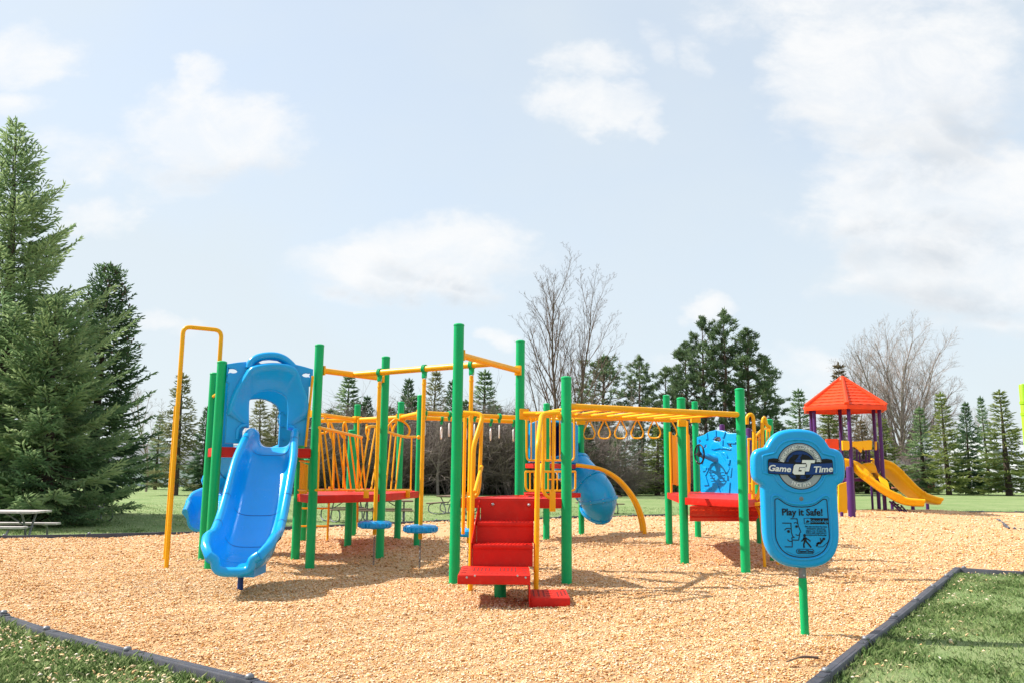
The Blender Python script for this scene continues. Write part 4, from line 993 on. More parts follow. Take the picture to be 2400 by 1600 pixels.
for i, (px, a, b_) in enumerate([(998, 'P9', 'Q1'), (1037, 'P8', 'Q3'), (1055, 'P9', 'Q1'), (1095, 'P8', 'Q3'), (1114, 'P9', 'Q1'), (1152, 'P8', 'Q3'), (1172, 'P9', 'Q1'), (1205, 'P8', 'Q3')]): ring(px, a, b_, i+1)
# ------------------------------------------------------------------ the small purple and yellow structure with the orange roof
ss0 = Vector((11.55, 28.9, 0))
SSs = thing('small_play_structure', ss0, 'small play structure with orange hexagonal roof, purple posts and two yellow slides', 'play structure')
def spost(x, y, z1, r=.062, z0=-.2):
    mb = MB(); mb.lathe([(r, z0), (r, z1-.02), (r*.9, z1), (.01, z1+.015)], (x, y, 0), 16); return build('post', mb, M['purple'], SSs)
RP, PH = 1.2, 15
hx = [Vector((ss0.x+RP*math.cos(R(PH+60*k)), ss0.y+RP*math.sin(R(PH+60*k)), 0)) for k in range(6)]
for q in hx: spost(q.x, q.y, 3.70)
RR, zE, zA = 1.46, 3.62, 4.70
ec = [Vector((ss0.x+RR*math.cos(R(PH-3+60*k)), ss0.y+RR*math.sin(R(PH-3+60*k)), zE)) for k in range(6)]
ap_ = Vector((ss0.x, ss0.y, zA)); mb = MB()
n_row = 9
for k in range(6):                                            # each face stepped like shingle courses
    a, b_ = ec[k], ec[(k+1) % 6]; ta, tb = a.lerp(ap_, .93), b_.lerp(ap_, .93); rows = []
    out = ((a+b_)/2-ap_); out.z = 0; out.normalize(); up = Vector((out.x*.6, out.y*.6, .8))
    for r_ in range(n_row):
        for q, lift in ((r_/n_row, .018), ((r_+1)/n_row, .0)):
            rows.append([a.lerp(ta, q).lerp(b_.lerp(tb, q), s_/14)+up*(lift if (q != 0 or True) else 0)*(1+.35*(((s_+r_*3) % 3)-1)) for s_ in range(15)])
    mb.grid(rows)
mb.add([q-Vector((0, 0, .13)) for q in ec]+ec+[ap_.lerp(q, .06)-Vector((0, 0, .2)) for q in ec], [(i, (i+1) % 6, 6+(i+1) % 6, 6+i) for i in range(6)]+[(i, (i+1) % 6, 12+(i+1) % 6, 12+i) for i in range(6)])
roof = build('roof', mb, M['orange'], SSs, smooth=20)
mb = MB()
for k in range(6): mb.tube([ec[k]+Vector((0, 0, .01)), ec[k].lerp(ap_, .95)], [.085, .05], 8)
mb.lathe([(.16, zA-.16), (.12, zA-.03), (.05, zA+.02), (.01, zA+.03)], (ss0.x, ss0.y, 0), 12); build('ridge_caps', mb, M['orange'], roof)
mb = MB()
for k in range(6):
    a, b_ = ec[k], ec[(k+1) % 6]; d = (b_-a).normalized(); u = Vector((-d.y, d.x, 0)); mb.box((a+b_)/2-Vector((0, 0, .075)), (b_-a).length+.03, .05, .15, Matrix((d, u, Vector((0, 0, 1)))).transposed(), ch=.012)
build('fascia', mb, M['orange'], roof)
mb = MB(); mb.prism([(ss0.x+1.15*math.cos(R(PH+60*k)), ss0.y+1.15*math.sin(R(PH+60*k))) for k in range(6)], 1.10, 1.20); build('deck', mb, M['purple'], SSs)
Z6 = lambda x, y, Y: D(1860+x/4.126, 860+y/4.126, Y)
def sm_post(x, ytop, ybase, r=.062):
    b_ = G(1860+x/4.126, 860+ybase/4.126); z1 = Z6(x, ytop, b_.y).z; return spost(b_.x, b_.y, z1, r)
sm_post(566, 962, 1462, .105); sm_post(532, 1080, 1400); sm_post(768, 1150, 1408, .04); sm_post(468, 1400, 1455, .05)
for px, yt in ((1692, 994), (1754, 1003)): q = D(px, yt, 26.5); spost(q.x, q.y, q.z, .085)
q = D(1961, 1040, 27.5); mb = MB(); mb.box((q.x-.15, q.y, q.z), .42, .06, .34, ch=.02); build('roof_panel', mb, M['orange'], SSs)
# wavy yellow fascia between the front posts, and the lower yellow panels
def slab(pts, Y, th, name, mat='slideyellow'):
    P_ = [Z6(x, y, Y) for x, y in pts]; mt = frame4((0, Y, 0), (1, 0, 0), (0, 0, 1)); mb = MB()
    mb.mesh(panel2d([[(q.x, q.z) for q in P_]], th, min(.015, th*.4), 1), mt); return build(name, mb, M[mat], SSs, smooth=40)
slab([(466, 708), (600, 715), (740, 702), (755, 712), (752, 795), (680, 800), (668, 775), (650, 822), (630, 800), (590, 768), (545, 768), (530, 800), (470, 800)], 27.75, .05, 'wavy_panel')
slab([(788, 715), (802, 715), (802, 800), (788, 800)], 28.6, .05, 'end_panel')
slab([(430, 1130), (515, 1105), (517, 1405), (455, 1415), (430, 1400)], 26.3, .04, 'climbing_panel')
mb = MB()
for x in (555, 612, 640, 700, 730): mb.tube([Z6(x, 780, 29.2), Z6(x, 950, 29.2)], .03, 8)
mb.tube([Z6(520, 900, 29.2), Z6(760, 900, 29.2)], .03, 8); build('rail_bars', mb, M['purple'], SSs)
mb = MB(); mb.tube([Z6(810, 720, 29), Z6(828, 1000, 29)], .04, 8); mb.tube([Z6(835, 720, 29.2), Z6(850, 1030, 29.2)], .03, 8); mb.box(Z6(830, 990, 28.5), .1, .05, .1); build('grab_rail', mb, M['purple'], SSs)
# slides
def small_slide(path, w, h, name, legs):
    cp = smooth_path([Z6(*q) for q in path], 6); rows = []
    for i, q in enumerate(cp):
        tn = (cp[min(i+1, len(cp)-1)]-cp[max(0, i-1)]).normalized(); sd = tn.cross(Vector((0, 0, 1))).normalized(); up = sd.cross(tn); t_ = i/(len(cp)-1)
        hh = h*(1.0-.15*t_)*(1+.6*math.exp(-(t_/.14)**2))
        rows.append([q+sd*x*(w/.29)+up*y for x, y in section(hh, w=.29, rim=.05)])
    mb = MB(); mb.grid(rows, closed=True); n_ = len(rows[0]); e0 = (len(rows)-1)*n_; mb.f.append(tuple(range(n_))); mb.m.append(0); mb.f.append(tuple(e0+i for i in range(n_-1, -1, -1))); mb.m.append(0)
    o_ = build(name, mb, M['slideyellow'], SSs, smooth=50)
    for k in (.3, .66):
        i = int(k*(len(cp)-1)); mb = MB(); tn = (cp[i+1]-cp[i]).normalized(); c_ = cp[i]; mb.grid([[c_+(q-c_)*1.04+tn*s_ for q in rows[i]] for s_ in (-.035, .035)], closed=True); build('seam_band', mb, M['slideyellow'], o_, smooth=50)
    for x, y in legs:
        b_ = G(1860+x/4.126, 860+y/4.126); j = min(range(len(cp)), key=lambda i: (cp[i].xy-b_.xy).length)
        mb = MB(); mb.lathe([(.06, -.15), (.06, max(.12, cp[j].z-.02))], (b_.x, b_.y, 0), 10); build('support_leg', mb, M['purple'], o_)
small_slide([(500, 985, 28.2), (580, 990, 28.1), (690, 1085, 27.9), (800, 1170, 27.75), (920, 1250, 27.6), (1040, 1310, 27.5), (1140, 1330, 27.4), (1235, 1335, 27.35)], .31, .20, 'slide', [(1158, 1420)])
small_slide([(790, 980, 29.6), (870, 990, 29.6), (980, 1090, 29.8), (1080, 1190, 30.0), (1180, 1265, 30.2), (1280, 1300, 30.4), (1365, 1318, 30.5)], .31, .21, 'slide', [(1298, 1382), (955, 1366)])
# hood humps at the top of the slides
mb = MB(); cpn = smooth_path([Z6(650, 1000, 28.6), Z6(660, 940, 28.5), Z6(720, 920, 28.4), Z6(780, 930, 28.3), Z6(810, 1010, 28.1), Z6(900, 1085, 27.9)], 5)
rows = [[q+Vector((0, -.18+.42*s_/6, -.30*(abs(s_-3)/3)**2)) for s_ in range(7)] for q in cpn]; mb.grid(rows); mb.grid([[v-Vector((0, 0, .04)) for v in r_] for r_ in rows]); build('slide_hump', mb, M['slideyellow'], SSs, smooth=60)
# low purple climber lying under the near slide
mb = MB()
for a, b_ in (((928, 1295), (1060, 1415)), ((960, 1295), (1075, 1405)), ((1040, 1335), (1110, 1412))): mb.tube([Z6(*a, 27.9), Z6(*b_, 27.3)], .03, 8)
for t_ in (.25, .5, .75): mb.tube([Z6(928+132*t_, 1295+120*t_, 27.6), Z6(990+120*t_, 1295+112*t_, 27.6)], .02, 6)
build('ladder_climber', mb, M['purple'], SSs)
# yellow curved climbers further left, seen past the steering panel
for pts in ([(1760, 1212, 26), (1764, 1160, 26), (1772, 1120, 26), (1785, 1098, 26), (1795, 1120, 26), (1797, 1165, 26), (1797, 1212, 26)], [(1765, 1130, 26.0), (1780, 1127, 26.0), (1796, 1130, 26.0)]):
    mb = MB(); mb.tube(smooth_path([D(*q) for q in pts], 5), .06, 8); build('curved_climber', mb, M['slideyellow'], SSs)
# lime green post of a further structure at the right edge of the view
lq = D(2397, 900, 19); lr = thing('climbing_post', (lq.x, lq.y, 0), 'lime green post with clamps and a yellow beam at the right edge', 'play structure')
mb = MB(); mb.lathe([(.085, -.2), (.085, lq.z-.02), (.075, lq.z), (.01, lq.z+.02)], (lq.x, lq.y, 0), 20); build('post', mb, M['lime'], lr)
for dz in (-.42, -.68): mb = MB(); mb.lathe([(.087, -.035), (.10, -.03), (.10, .03), (.087, .035)], (lq.x, lq.y, lq.z+dz), 18); build('clamp', mb, M['lime'], lr)
mb = MB(); mb.tube([(lq.x+.03, lq.y-.09, lq.z-.55), (lq.x+1.6, lq.y+.1, lq.z-.55)], .06, 12); mb.box((lq.x+.02, lq.y-.10, lq.z-.55), .12, .06, .18, ch=.01); build('beam', mb, M['slideyellow'], lr)
# ------------------------------------------------------------------ the blue information sign
sb = G(1886.5, 1480); SG = thing('information_sign', sb, 'blue moulded plastic play safety sign on a short green post in the chips', 'sign')
SY = sb.y
c_ = D(1740+415/3.014, 980+75/3.014, SY); c2 = D(1740+424/3.014, 980+1052/3.014, SY); SK = (c_.z-c2.z)/977.0     # metres per zoom pixel
SX = sb.x-.004; SZ = c_.z
mat_g = frame4((SX, SY, SZ), (1, 0, 0), (0, 0, 1))            # local x right, y up, z towards the viewer
def q2(x, y): return (x*SK, (75-y)*SK)                          # x from the sign's own centre line
halfo = [(0, 75), (60, 78), (120, 92), (165, 118), (200, 155), (222, 190), (233, 206), (248, 211), (272, 216), (298, 228), (318, 248), (330, 280), (333, 320), (333, 380), (328, 420), (315, 446), (294, 463), (278, 473), (271, 490), (270, 560), (270, 760), (266, 840), (252, 905), (226, 960), (190, 1000), (140, 1030), (80, 1047), (0, 1052)]
o_ = [q2(x, y) for x, y in halfo]+[q2(-x, y) for x, y in halfo[-2:0:-1]]
o_ = [(v.x, v.y) for v in smooth_path([(a, b_, 0) for a, b_ in o_+o_[:1]], 2)[:-1]]
mb = MB(); mb.mesh(panel2d([o_], .055, .035, 5), mat_g); sp1 = build('sign_panel', mb, M['blue'], SG, smooth=60)
def inset(pts, w, name, z0=.053, mat='blue', d=.006):           # moulded groove line round a recess
    P_ = [mat_g @ Vector((*q2(x, y), z0)) for x, y in pts]; mb = MB(); mb.tube(smooth_path(P_+P_[:1], 3)[:-1], w, 8, closed=True); return build(name, mb, M[mat], sp1, smooth=60)
rec = [(0, 152), (70, 158), (120, 180), (152, 215), (172, 246), (200, 255), (252, 268), (262, 285), (262, 375), (254, 388), (205, 400), (180, 410), (160, 450), (110, 500), (50, 522), (0, 527)]
inset(rec+[(-x, y) for x, y in rec[-2:0:-1]], .011, 'moulded_rim')
rec = [(0, 610), (70, 603), (120, 580), (160, 552), (185, 548), (203, 560), (206, 600), (208, 800), (200, 870), (170, 930), (120, 970), (60, 988), (0, 992)]
inset(rec+[(-x, y) for x, y in rec[-2:0:-1]], .011, 'moulded_rim')
# printed emblem: ring, globe, ribbon and lettering, each colour a thin layer above the last
ZL = .0565
def layer(mb, loops, k, mi): mb.mesh(panel2d([[q2(x, y) for x, y in lp] for lp in loops], .0008, 0, 0), mat_g @ Matrix.Translation((0, 0, ZL+.0022*k)), mi)
def txt(mb, s, x, y, size, k, mi, shear=0, bold=0, sx=1.0, rot=0, align='CENTER', space=1.0):
    p_ = q2(x, y); mb.mesh(text2d(s, size*SK, .0008, shear, bold, align, space, sx), mat_g @ Matrix.Translation((p_[0], p_[1], ZL+.0022*k)) @ Matrix.Rotation(R(rot), 4, 'Z'), mi)
EX, EY = 5, 340
em = MB(); MATS = [M['inkgrey'], M['ink'], M['inkblue'], M['white']]
layer(em, [ell(EX, EY, 166, 166, 48)], 0, 1); layer(em, [ell(EX, EY, 160, 160, 48)], 1, 0)
layer(em, [ell(EX, EY, 113, 113, 40)], 2, 1); layer(em, [ell(EX, EY, 108, 108, 40)], 3, 2)
def globe(lp): return [lp]
for lp in ([(-70, 285), (-40, 262), (0, 258), (-10, 280), (-35, 300), (-30, 325), (-60, 330), (-80, 310)], [(25, 255), (70, 268), (100, 300), (105, 330), (60, 325), (20, 310), (5, 280)], [(-40, 395), (-10, 385), (10, 400), (-5, 430), (-25, 435)], [(50, 390), (85, 385), (70, 415), (45, 430), (35, 405)], [(-60, 425), (60, 430), (30, 445), (-20, 445)]):
    layer(em, [[(x+EX-5, y) for x, y in lp]], 4, 1)
for a in (36, 72, 104):
    for s_ in (-1, 1):
        ro = ell(EX, EY, a+1.2, 107, 24, -90, 90, True); ri = ell(EX, EY, a-1.2, 107, 24, 90, -90, True)
        layer(em, [[(EX+s_*(x-EX), y) for x, y in ro+ri]], 4, 1)
for y in (-80, -45, 0, 45, 80):
    w = math.sqrt(max(0, 107**2-y*y)); layer(em, [[(EX-w, EY+y-1.2), (EX+w, EY+y-1.2), (EX+w, EY+y+1.2), (EX-w, EY+y+1.2)]], 4, 1)
def band(y0, y1, x0, x1, sag): 
    xs_ = np.linspace(x0, x1, 25); f = lambda x: sag*(1-((x-EX)/((x1-x0)/2))**2)
    return [(x, y0+f(x)) for x in xs_]+[(x, y1+f(x)) for x in xs_[::-1]]
layer(em, [band(303, 395, EX-232, EX+232, 10)], 5, 1)
for s_ in (-1, 1): layer(em, [[(EX+s_*x, y) for x, y in ((232, 305), (226, 292), (190, 286), (160, 288), (150, 300), (165, 312))]], 5, 1)
layer(em, [band(316, 390, EX-227, EX+227, 10)], 6, 2)
txt(em, 'Game', -150, 378, 60, 7, 3, .22, 1.6*SK, 1.12, -3); txt(em, 'Time', 162, 381, 60, 7, 3, .22, 1.6*SK, 1.12, 3)
def letterG(k, mi, gx, gy, g): 
    pts = [(-1, 10), (-30, 10), (-38, 18), (-48, 62), (-42, 72), (30, 72), (36, 66), (44, 30), (-2, 30), (-5, 44), (12, 44), (8, 56), (-22, 56), (-14, 26), (46, 26), (50, 10)]
    layer(em, [[(gx+x*1.0+g*np.sign(x), gy+y) for x, y in pts]], k, mi)
def big(k, mi, g):
    e = g
    layer(em, [[(-10-e, 327-e), (50+e, 327-e), (46+e, 348+e), (-6+e, 348+e), (-14+e, 378-e), (8, 378-e), (11, 368+e), (-6, 368+e), (-2, 352-e), (38+e, 352-e), (28+e, 400+e), (-44-e, 400+e), (-56-e, 388+e), (-44-e, 338-e), (-32-e, 327-e)]], k, mi)
    layer(em, [[(18-e, 297-e), (110+e, 297-e), (104+e, 318+e), (78+e, 318+e), (62+e, 377+e), (30-e, 377+e), (46-e, 318+e), (14-e, 318+e)]], k, mi)
big(7, 1, 4.5); big(8, 3, 0)
def arc_text(mb, s, rad, a0, a1, size, k, mi, top=True, bold=0, sx=1.0):
    n = len(s)
    wts = np.array([.45 if ch in 'I1 ' else 1.0 for ch in s]); pos = (np.cumsum(wts)-wts/2)/wts.sum()
    for ch, t_ in zip(s, pos):
        if ch == ' ': continue
        a = a0+(a1-a0)*t_; x = EX+rad*math.cos(R(a)); y = EY-rad*math.sin(R(a))
        txt(mb, ch, x, y, size, k, mi, 0, bold, sx, (a-90) if top else (a+90))
arc_text(em, 'ENRICHING CHILDHOOD THROUGH PLAY', 124, 168, 12, 35, 7, 3, True, .9*SK, .72)
arc_text(em, 'SINCE 1929', 147, -122, -60, 36, 7, 3, False, .6*SK, .78)
build('emblem', em, MATS, sp1, smooth=0, fix=False)
# printed notice
nt = MB()
def stroke(pts, w, k=1, mi=0, cl=False):
    P_ = [mat_g @ Vector((*q2(x, y), ZL+.001*k)) for x, y in pts]; n = len(P_); rows = []
    nn_ = mat_g.to_3x3().col[2]
    for i, q in enumerate(P_):
        a = P_[(i-1) % n] if (cl or i) else q; b_ = P_[(i+1) % n] if (cl or i < n-1) else q
        d1 = (q-a).normalized() if (q-a).length > 1e-6 else (b_-q).normalized(); d2 = (b_-q).normalized() if (b_-q).length > 1e-6 else d1
        t_ = (d1+d2); t_ = t_.normalized() if t_.length > 1e-6 else d1; s_ = nn_.cross(t_)*(w*SK/2)/max(.5, t_.dot(d2)); rows.append([q-s_, q+s_])
    if cl: rows.append(rows[0])
    nt.grid(rows, mi)
fr = [(0, 628), (60, 624), (110, 606), (155, 575), (172, 572), (184, 580), (186, 620), (190, 800), (184, 862), (150, 925), (100, 960), (50, 973), (0, 976)]
stroke([(v.x, v.y) for v in smooth_path([(x, y, 0) for x, y in fr+[(-x, y) for x, y in fr[-2:0:-1]]+fr[:1]], 3)[:-1]], 6, cl=True)
fr = [(-120, 940), (-60, 965), (0, 970), (60, 965), (120, 940)]; stroke([(v.x, v.y-5) for v in smooth_path([(x, y, 0) for x, y in fr], 4)], 1.5)
def ntx(s, x, y, size, **kw): txt(nt, s, x, y, size, 1, kw.pop('mi', 0), **kw)
ntx('Play it Safe!', 6, 686, 66, bold=1.5*SK, sx=.97)
layer(nt, [[(15, 704), (188, 704), (188, 746), (15, 746)]], .5, 0)
ntx('School-Age', 122, 735, 31, mi=1, sx=.93); 
layer(nt, [[(19, 708), (58, 708), (58, 742), (19, 742)]], 1.2, 1)
layer(nt, [[(24, 735), (30, 725), (36, 728), (34, 716), (44, 720), (53, 728), (50, 736), (42, 732), (38, 738)]], 1.8, 0)
for i, s in enumerate(('This play-structure has been', 'designed for school-age', 'players, 5 to 12 years old.', 'Active adult supervision is', 'recommended during play.')): ntx(s, 98, 768+i*14.4, 14.5, bold=.25*SK, sx=.95)
stroke([(-140, 741), (-78, 741), (-78, 800), (-70, 832), (-58, 838), (-76, 842), (-74, 860), (-76, 905), (-130, 905)], 6)
stroke([(-80, 710), (-34, 710), (-26, 760), (-10, 800), (-18, 808), (-28, 858), (-70, 858)], 6)
stroke([(-125, 790), (-112, 778), (-92, 776), (-78, 782)], 6); stroke([(-108, 854), (-95, 866), (-74, 866)], 6); stroke([(-58, 742), (-46, 736), (-32, 742)], 5.5); stroke([(-48, 818), (-36, 826), (-24, 822)], 5.5)
layer(nt, [ell(-98, 798, 10, 10, 14)], 1, 0); layer(nt, [ell(-40, 764, 9, 9, 14)], 1, 0)
layer(nt, [ell(14, 826, 9, 11, 14)], 1, 0); stroke([(16, 838), (18, 868)], 22); stroke([(12, 842), (-4, 862), (-12, 866)], 8); stroke([(22, 842), (44, 856), (56, 866)], 8); stroke([(14, 868), (6, 888), (8, 910)], 11); stroke([(24, 866), (44, 890), (58, 908)], 11)
layer(nt, [ell(150, 848, 10, 9, 14)], 1, 0); stroke([(142, 856), (122, 878), (105, 876)], 15); stroke([(125, 842), (128, 860)], 7); stroke([(110, 874), (94, 900)], 11); stroke([(112, 880), (96, 880)], 8); stroke([(104, 898), (110, 904), (140, 902), (176, 872), (184, 856)], 4); stroke([(104, 898), (104, 892)], 4)
stroke([(-38, 920), (66, 920), (76, 930), (76, 940), (66, 950), (-38, 950), (-48, 940), (-48, 930)], 4, cl=True)
ntx('GameTime', 14, 943, 24, bold=.9*SK, shear=.2, sx=1.0)
build('printed_notice', nt, [M['ink'], M['blue']], sp1, smooth=0, fix=False)
mb = MB(); bq = mat_g @ Vector((*q2(4, 570), .055)); ry = Matrix.Rotation(R(90), 3, 'X')
mb.lathe([(.0175, -.002), (.0175, .003), (.011, .006), (.003, .007)], bq, 16, ry); build('bolt', mb, M['dullsteel'], sp1)
zb0 = D(1886, 980+1122/3.014, SY).z
mb = MB(); mb.lathe([(.026, zb0-.05), (.026, zb0+.35)], (sb.x, SY+.0, 0), 18); mb.lathe([(.030, zb0-.004), (.030, zb0+.09)], (sb.x, SY, 0), 18); build('bracket', mb, M['dullsteel'], SG)
mb = MB(); mb.lathe([(.034, -.12), (.034, zb0-.004), (.026, zb0)], (sb.x, SY, 0), 20); build('post', mb, M['green'], SG)
mb = MB(); mb.lathe([(.008, -.004), (.008, .004), (.003, .006)], (sb.x+.002, SY-.030, zb0+.02), 10, ry); build('bolt', mb, M['galv'], SG)
# ------------------------------------------------------------------ trees
def spray_mesh(name, P_, Dv, L_, W_, T_, mat, cross=2, rs=0):
    rg = np.random.default_rng(rs); P_ = np.asarray(P_); Dv = np.asarray(Dv); Dv = Dv/np.linalg.norm(Dv, axis=1, keepdims=True); n = len(P_); out = []
    a = rg.normal(size=(n, 3)); u = np.cross(Dv, a); u /= np.linalg.norm(u, axis=1, keepdims=True)+1e-9; v = np.cross(Dv, u)
    for c in range(cross):
        s_ = u if c == 0 else v
        out.append(np.stack([P_-Dv*L_[:, None]*.15, P_+Dv*L_[:, None]*.4+s_*W_[:, None]/2, P_+Dv*L_[:, None], P_+Dv*L_[:, None]*.4-s_*W_[:, None]/2], 1))
    return raw_mesh(name, np.concatenate(out), 4, mat, np.tile(T_, cross))
def branch_tubes(segs, n=4):                                  # list of (pts, radii) -> MB
    mb = MB()
    for pts, rr in segs: mb.tube(pts, list(rr), n, cap=False)
    return mb
def spruce(seed, H, Rr, nb, es, mat, base=.05, droop=.25, prof=.85, gap=0.0, bark='bark', lush=1.0, bare=0.0, wk=.32, asc=0.0, whk=.66, tb0=.36):
    rg = np.random.default_rng(seed); P_, V_, L_, W_, T_ = [], [], [], [], []; segs = []
    ga = 2.399963; nw = max(8, int(nb/6))
    for i in range(nb):
        f = (i+.5)/nb; wh = int(f*nw); fw = (wh+.5+rg.normal(0, .13))/nw; f2 = min(1, max(0, (1-whk)*f+whk*fw))
        h = H*(base+(.985-base)*f2**.92); R0 = Rr*((1-f2)**prof*.97+.02)*(.62+.52*rg.random())*(1-.25*max(0, .10-f2)/.10)
        if rg.random() < gap: R0 *= .55
        az = i*ga+rg.normal(0, .25); e0 = R(-6-16*droop*4*(1-f2)+ (48*f2**2.2)+asc*(1-f2)*min(1, f2*3.2)+rg.normal(0, 5)); up = .10+.12*rg.random()
        ca, sa = math.cos(az), math.sin(az); n = max(3, int(R0/(es*.42))); t = (np.arange(n)+.6)/n
        ax_ = np.stack([ca*t*R0*math.cos(e0), sa*t*R0*math.cos(e0), h+R0*(t*math.sin(e0)+up*t**2.5-droop*.30*np.sin(t*np.pi))], 1)
        d = np.gradient(ax_, axis=0) if n > 1 else np.array([[ca, sa, 0]]); d /= np.linalg.norm(d, axis=1, keepdims=True)
        tb = rg.normal(tb0, .13)+.1*f2
        if rg.random() < bare*(1-f2)*1.3: tb = None
        if R0 > es*2: segs.append(([(0, 0, h-.02*R0)]+[tuple(q) for q in ax_[::max(1, n//4)]], np.linspace(.012*R0+.006, .004, 1+len(ax_[::max(1, n//4)]))))
        if tb is None: continue
        k0 = t > .16
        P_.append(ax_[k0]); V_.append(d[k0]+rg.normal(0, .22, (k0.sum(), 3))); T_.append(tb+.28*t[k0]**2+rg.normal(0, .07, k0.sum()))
        L_.append(np.full(k0.sum(), es)*rg.uniform(.8, 1.25, k0.sum())); W_.append(np.full(k0.sum(), es*wk))
        side = np.array([-sa, ca, 0.0])
        for j in range(n):
            if t[j] < .14: continue
            tl = (.40*R0*(1-t[j])**.75+es*.7)*lush*rg.uniform(.7, 1.2)*min(1, t[j]*2.2+.25)
            for sg in (-1, 1):
                m_ = max(1, int(tl/(es*.55))); q = (np.arange(m_)+.7)/m_; dv = d[j]*(.62+.2*rg.random())+side*sg*.82+np.array([0, 0, rg.normal(-.07, .12)]); dv /= np.linalg.norm(dv)
                pp = ax_[j]+dv[None]*(q*tl)[:, None]; pp[:, 2] -= .10*droop*4*tl*q**2
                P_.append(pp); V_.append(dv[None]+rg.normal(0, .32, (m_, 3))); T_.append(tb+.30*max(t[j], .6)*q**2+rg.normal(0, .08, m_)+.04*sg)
                L_.append(es*rg.uniform(.75, 1.25, m_)); W_.append(np.full(m_, es*wk))
    n = 10; P_.append(np.array([[0, 0, H*(.965+.0035*k)] for k in range(n)])); V_.append(np.array([[.2*math.cos(k*2.4), .2*math.sin(k*2.4), 1] for k in range(n)])); T_.append(np.full(n, .6)); L_.append(np.full(n, es)); W_.append(np.full(n, es*wk))
    cat = np.concatenate
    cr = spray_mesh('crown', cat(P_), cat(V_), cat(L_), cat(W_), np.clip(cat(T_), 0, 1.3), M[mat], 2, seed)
    mb = MB(); tr = .018*H+.03; mb.tube([(0, 0, -.5), (0, 0, .0), (.02, 0, H*.3), (0, .02, H*.7), (0, 0, H*.97)], [tr*1.5, tr*1.15, tr*.85, tr*.4, .012], 10)
    for pts, rr in segs: mb.tube(pts, list(rr), 4, cap=False)
    return cr, mb, M[bark]
def put_tree(name, crown_me, trunk_mb, bark, loc, label, cat, group=None, rot=0, sc=(1, 1, 1), lean=0):
    rt = thing(name, (0, 0, 0), label, cat, group); rt.rotation_euler.y = lean
    if crown_me:
        c = bpy.data.objects.new('crown', crown_me); COL.objects.link(c); c.parent = rt; ch = [c]
    else: ch = []
    tk = build('trunk', trunk_mb, bark, smooth=60, fix=False); tk.parent = rt; CH_OF[rt.name] = ch+[tk]
    rt.location = loc; rt.rotation_euler.z = rot; rt.scale = sc; return rt
def again(src, loc, label, rot, sc, group=None):
    c = copy_tree(src); c.location = loc; c.rotation_euler.z = rot; c.scale = sc; c['label'] = label
    return c
def ground_at(px, Y):
    q = D(px, 1107, Y); return Vector((q.x, Y, float(lawn_z(q.x, Y))))
def hgt(px, py, Y, z0): return D(px, py, Y).z-z0
GT = 'evergreen trees round the lawn'
# the two tall spruces at the left edge, near
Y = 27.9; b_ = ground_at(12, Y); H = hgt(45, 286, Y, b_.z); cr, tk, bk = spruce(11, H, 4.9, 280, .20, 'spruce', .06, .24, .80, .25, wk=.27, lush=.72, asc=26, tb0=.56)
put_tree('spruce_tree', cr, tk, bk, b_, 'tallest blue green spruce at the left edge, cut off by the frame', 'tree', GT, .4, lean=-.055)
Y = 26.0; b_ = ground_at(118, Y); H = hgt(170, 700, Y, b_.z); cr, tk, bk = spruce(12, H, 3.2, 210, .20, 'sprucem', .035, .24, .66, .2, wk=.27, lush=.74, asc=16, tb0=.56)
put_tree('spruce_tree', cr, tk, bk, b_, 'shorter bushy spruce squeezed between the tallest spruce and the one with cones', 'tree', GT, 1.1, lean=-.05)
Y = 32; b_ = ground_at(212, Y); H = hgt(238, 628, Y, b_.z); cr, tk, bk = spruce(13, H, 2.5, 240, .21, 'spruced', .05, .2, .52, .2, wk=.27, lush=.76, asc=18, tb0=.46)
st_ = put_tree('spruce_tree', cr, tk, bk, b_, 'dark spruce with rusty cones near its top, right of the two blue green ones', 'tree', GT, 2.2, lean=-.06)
rg_ = random.Random(5); mb = MB()
for i in range(120):
    f = 1-rg_.random()**1.2*.38; a = rg_.random()*6.28; r_ = 2.5*(1-f)**.52*rg_.uniform(.55, .95); mb.lathe([(.012, -.06), (.035, -.02), (.034, .02), (.01, .06)], (r_*math.cos(a), r_*math.sin(a), H*f), 6)
cn = build('cones', mb, M['barkred'], smooth=60); cn.parent = st_; cn['kind'] = 'stuff'; CH_OF[st_.name].append(cn)

# far variants
v1 = spruce(21, 10, 2.3, 135, .33, 'spruce', .05, .22, .9, .35, wk=.27)
v2 = spruce(22, 10, 2.4, 120, .34, 'olive', .12, .32, .85, .3, bare=.35, wk=.25)
v3 = spruce(23, 10, 2.8, 140, .36, 'spruced', .03, .25, .85, .2, wk=.28)
v4 = spruce(24, 10, 2.4, 130, .33, 'sprucey', .05, .18, .95, .35, wk=.27)
SRC = {}
def far_spruce(v, key, px, pt, Y, label, rot, wide=1.0, zoff=0, name='spruce_tree', bpx=None):
    wide *= 1.18 if px > 1860 else 1.22
    b_ = ground_at(bpx or px, Y); b_.z += zoff; s_ = hgt(px, pt, Y, b_.z)/10; sc = (s_*wide, s_*wide, s_)
    if key not in SRC: SRC[key] = put_tree(name, *v, b_, label, 'tree', GT, rot, sc); return SRC[key]
    o_ = again(SRC[key], b_, label, rot, sc); o_.rotation_euler.y = .035*math.sin(px*1.7); return o_
far_spruce(v2, 'v2', 434, 877, 58, 'sparse olive spruce with a bare trunk right of the yellow pole', .3, .95, bpx=413)
far_spruce(v3, 'v3', 476, 955, 70, 'dark spruce just behind the sparse olive one by the yellow pole', 1.2, .8)
far_spruce(v1, 'v1', 366, 972, 74, 'small spruce in the gap between the left spruces and the yellow pole', 2.0, .9)
far_spruce(v2, 'v2', 607, 938, 62, 'olive spruce framed by the blue slide hood, the left one there', 4.1, 1.1)
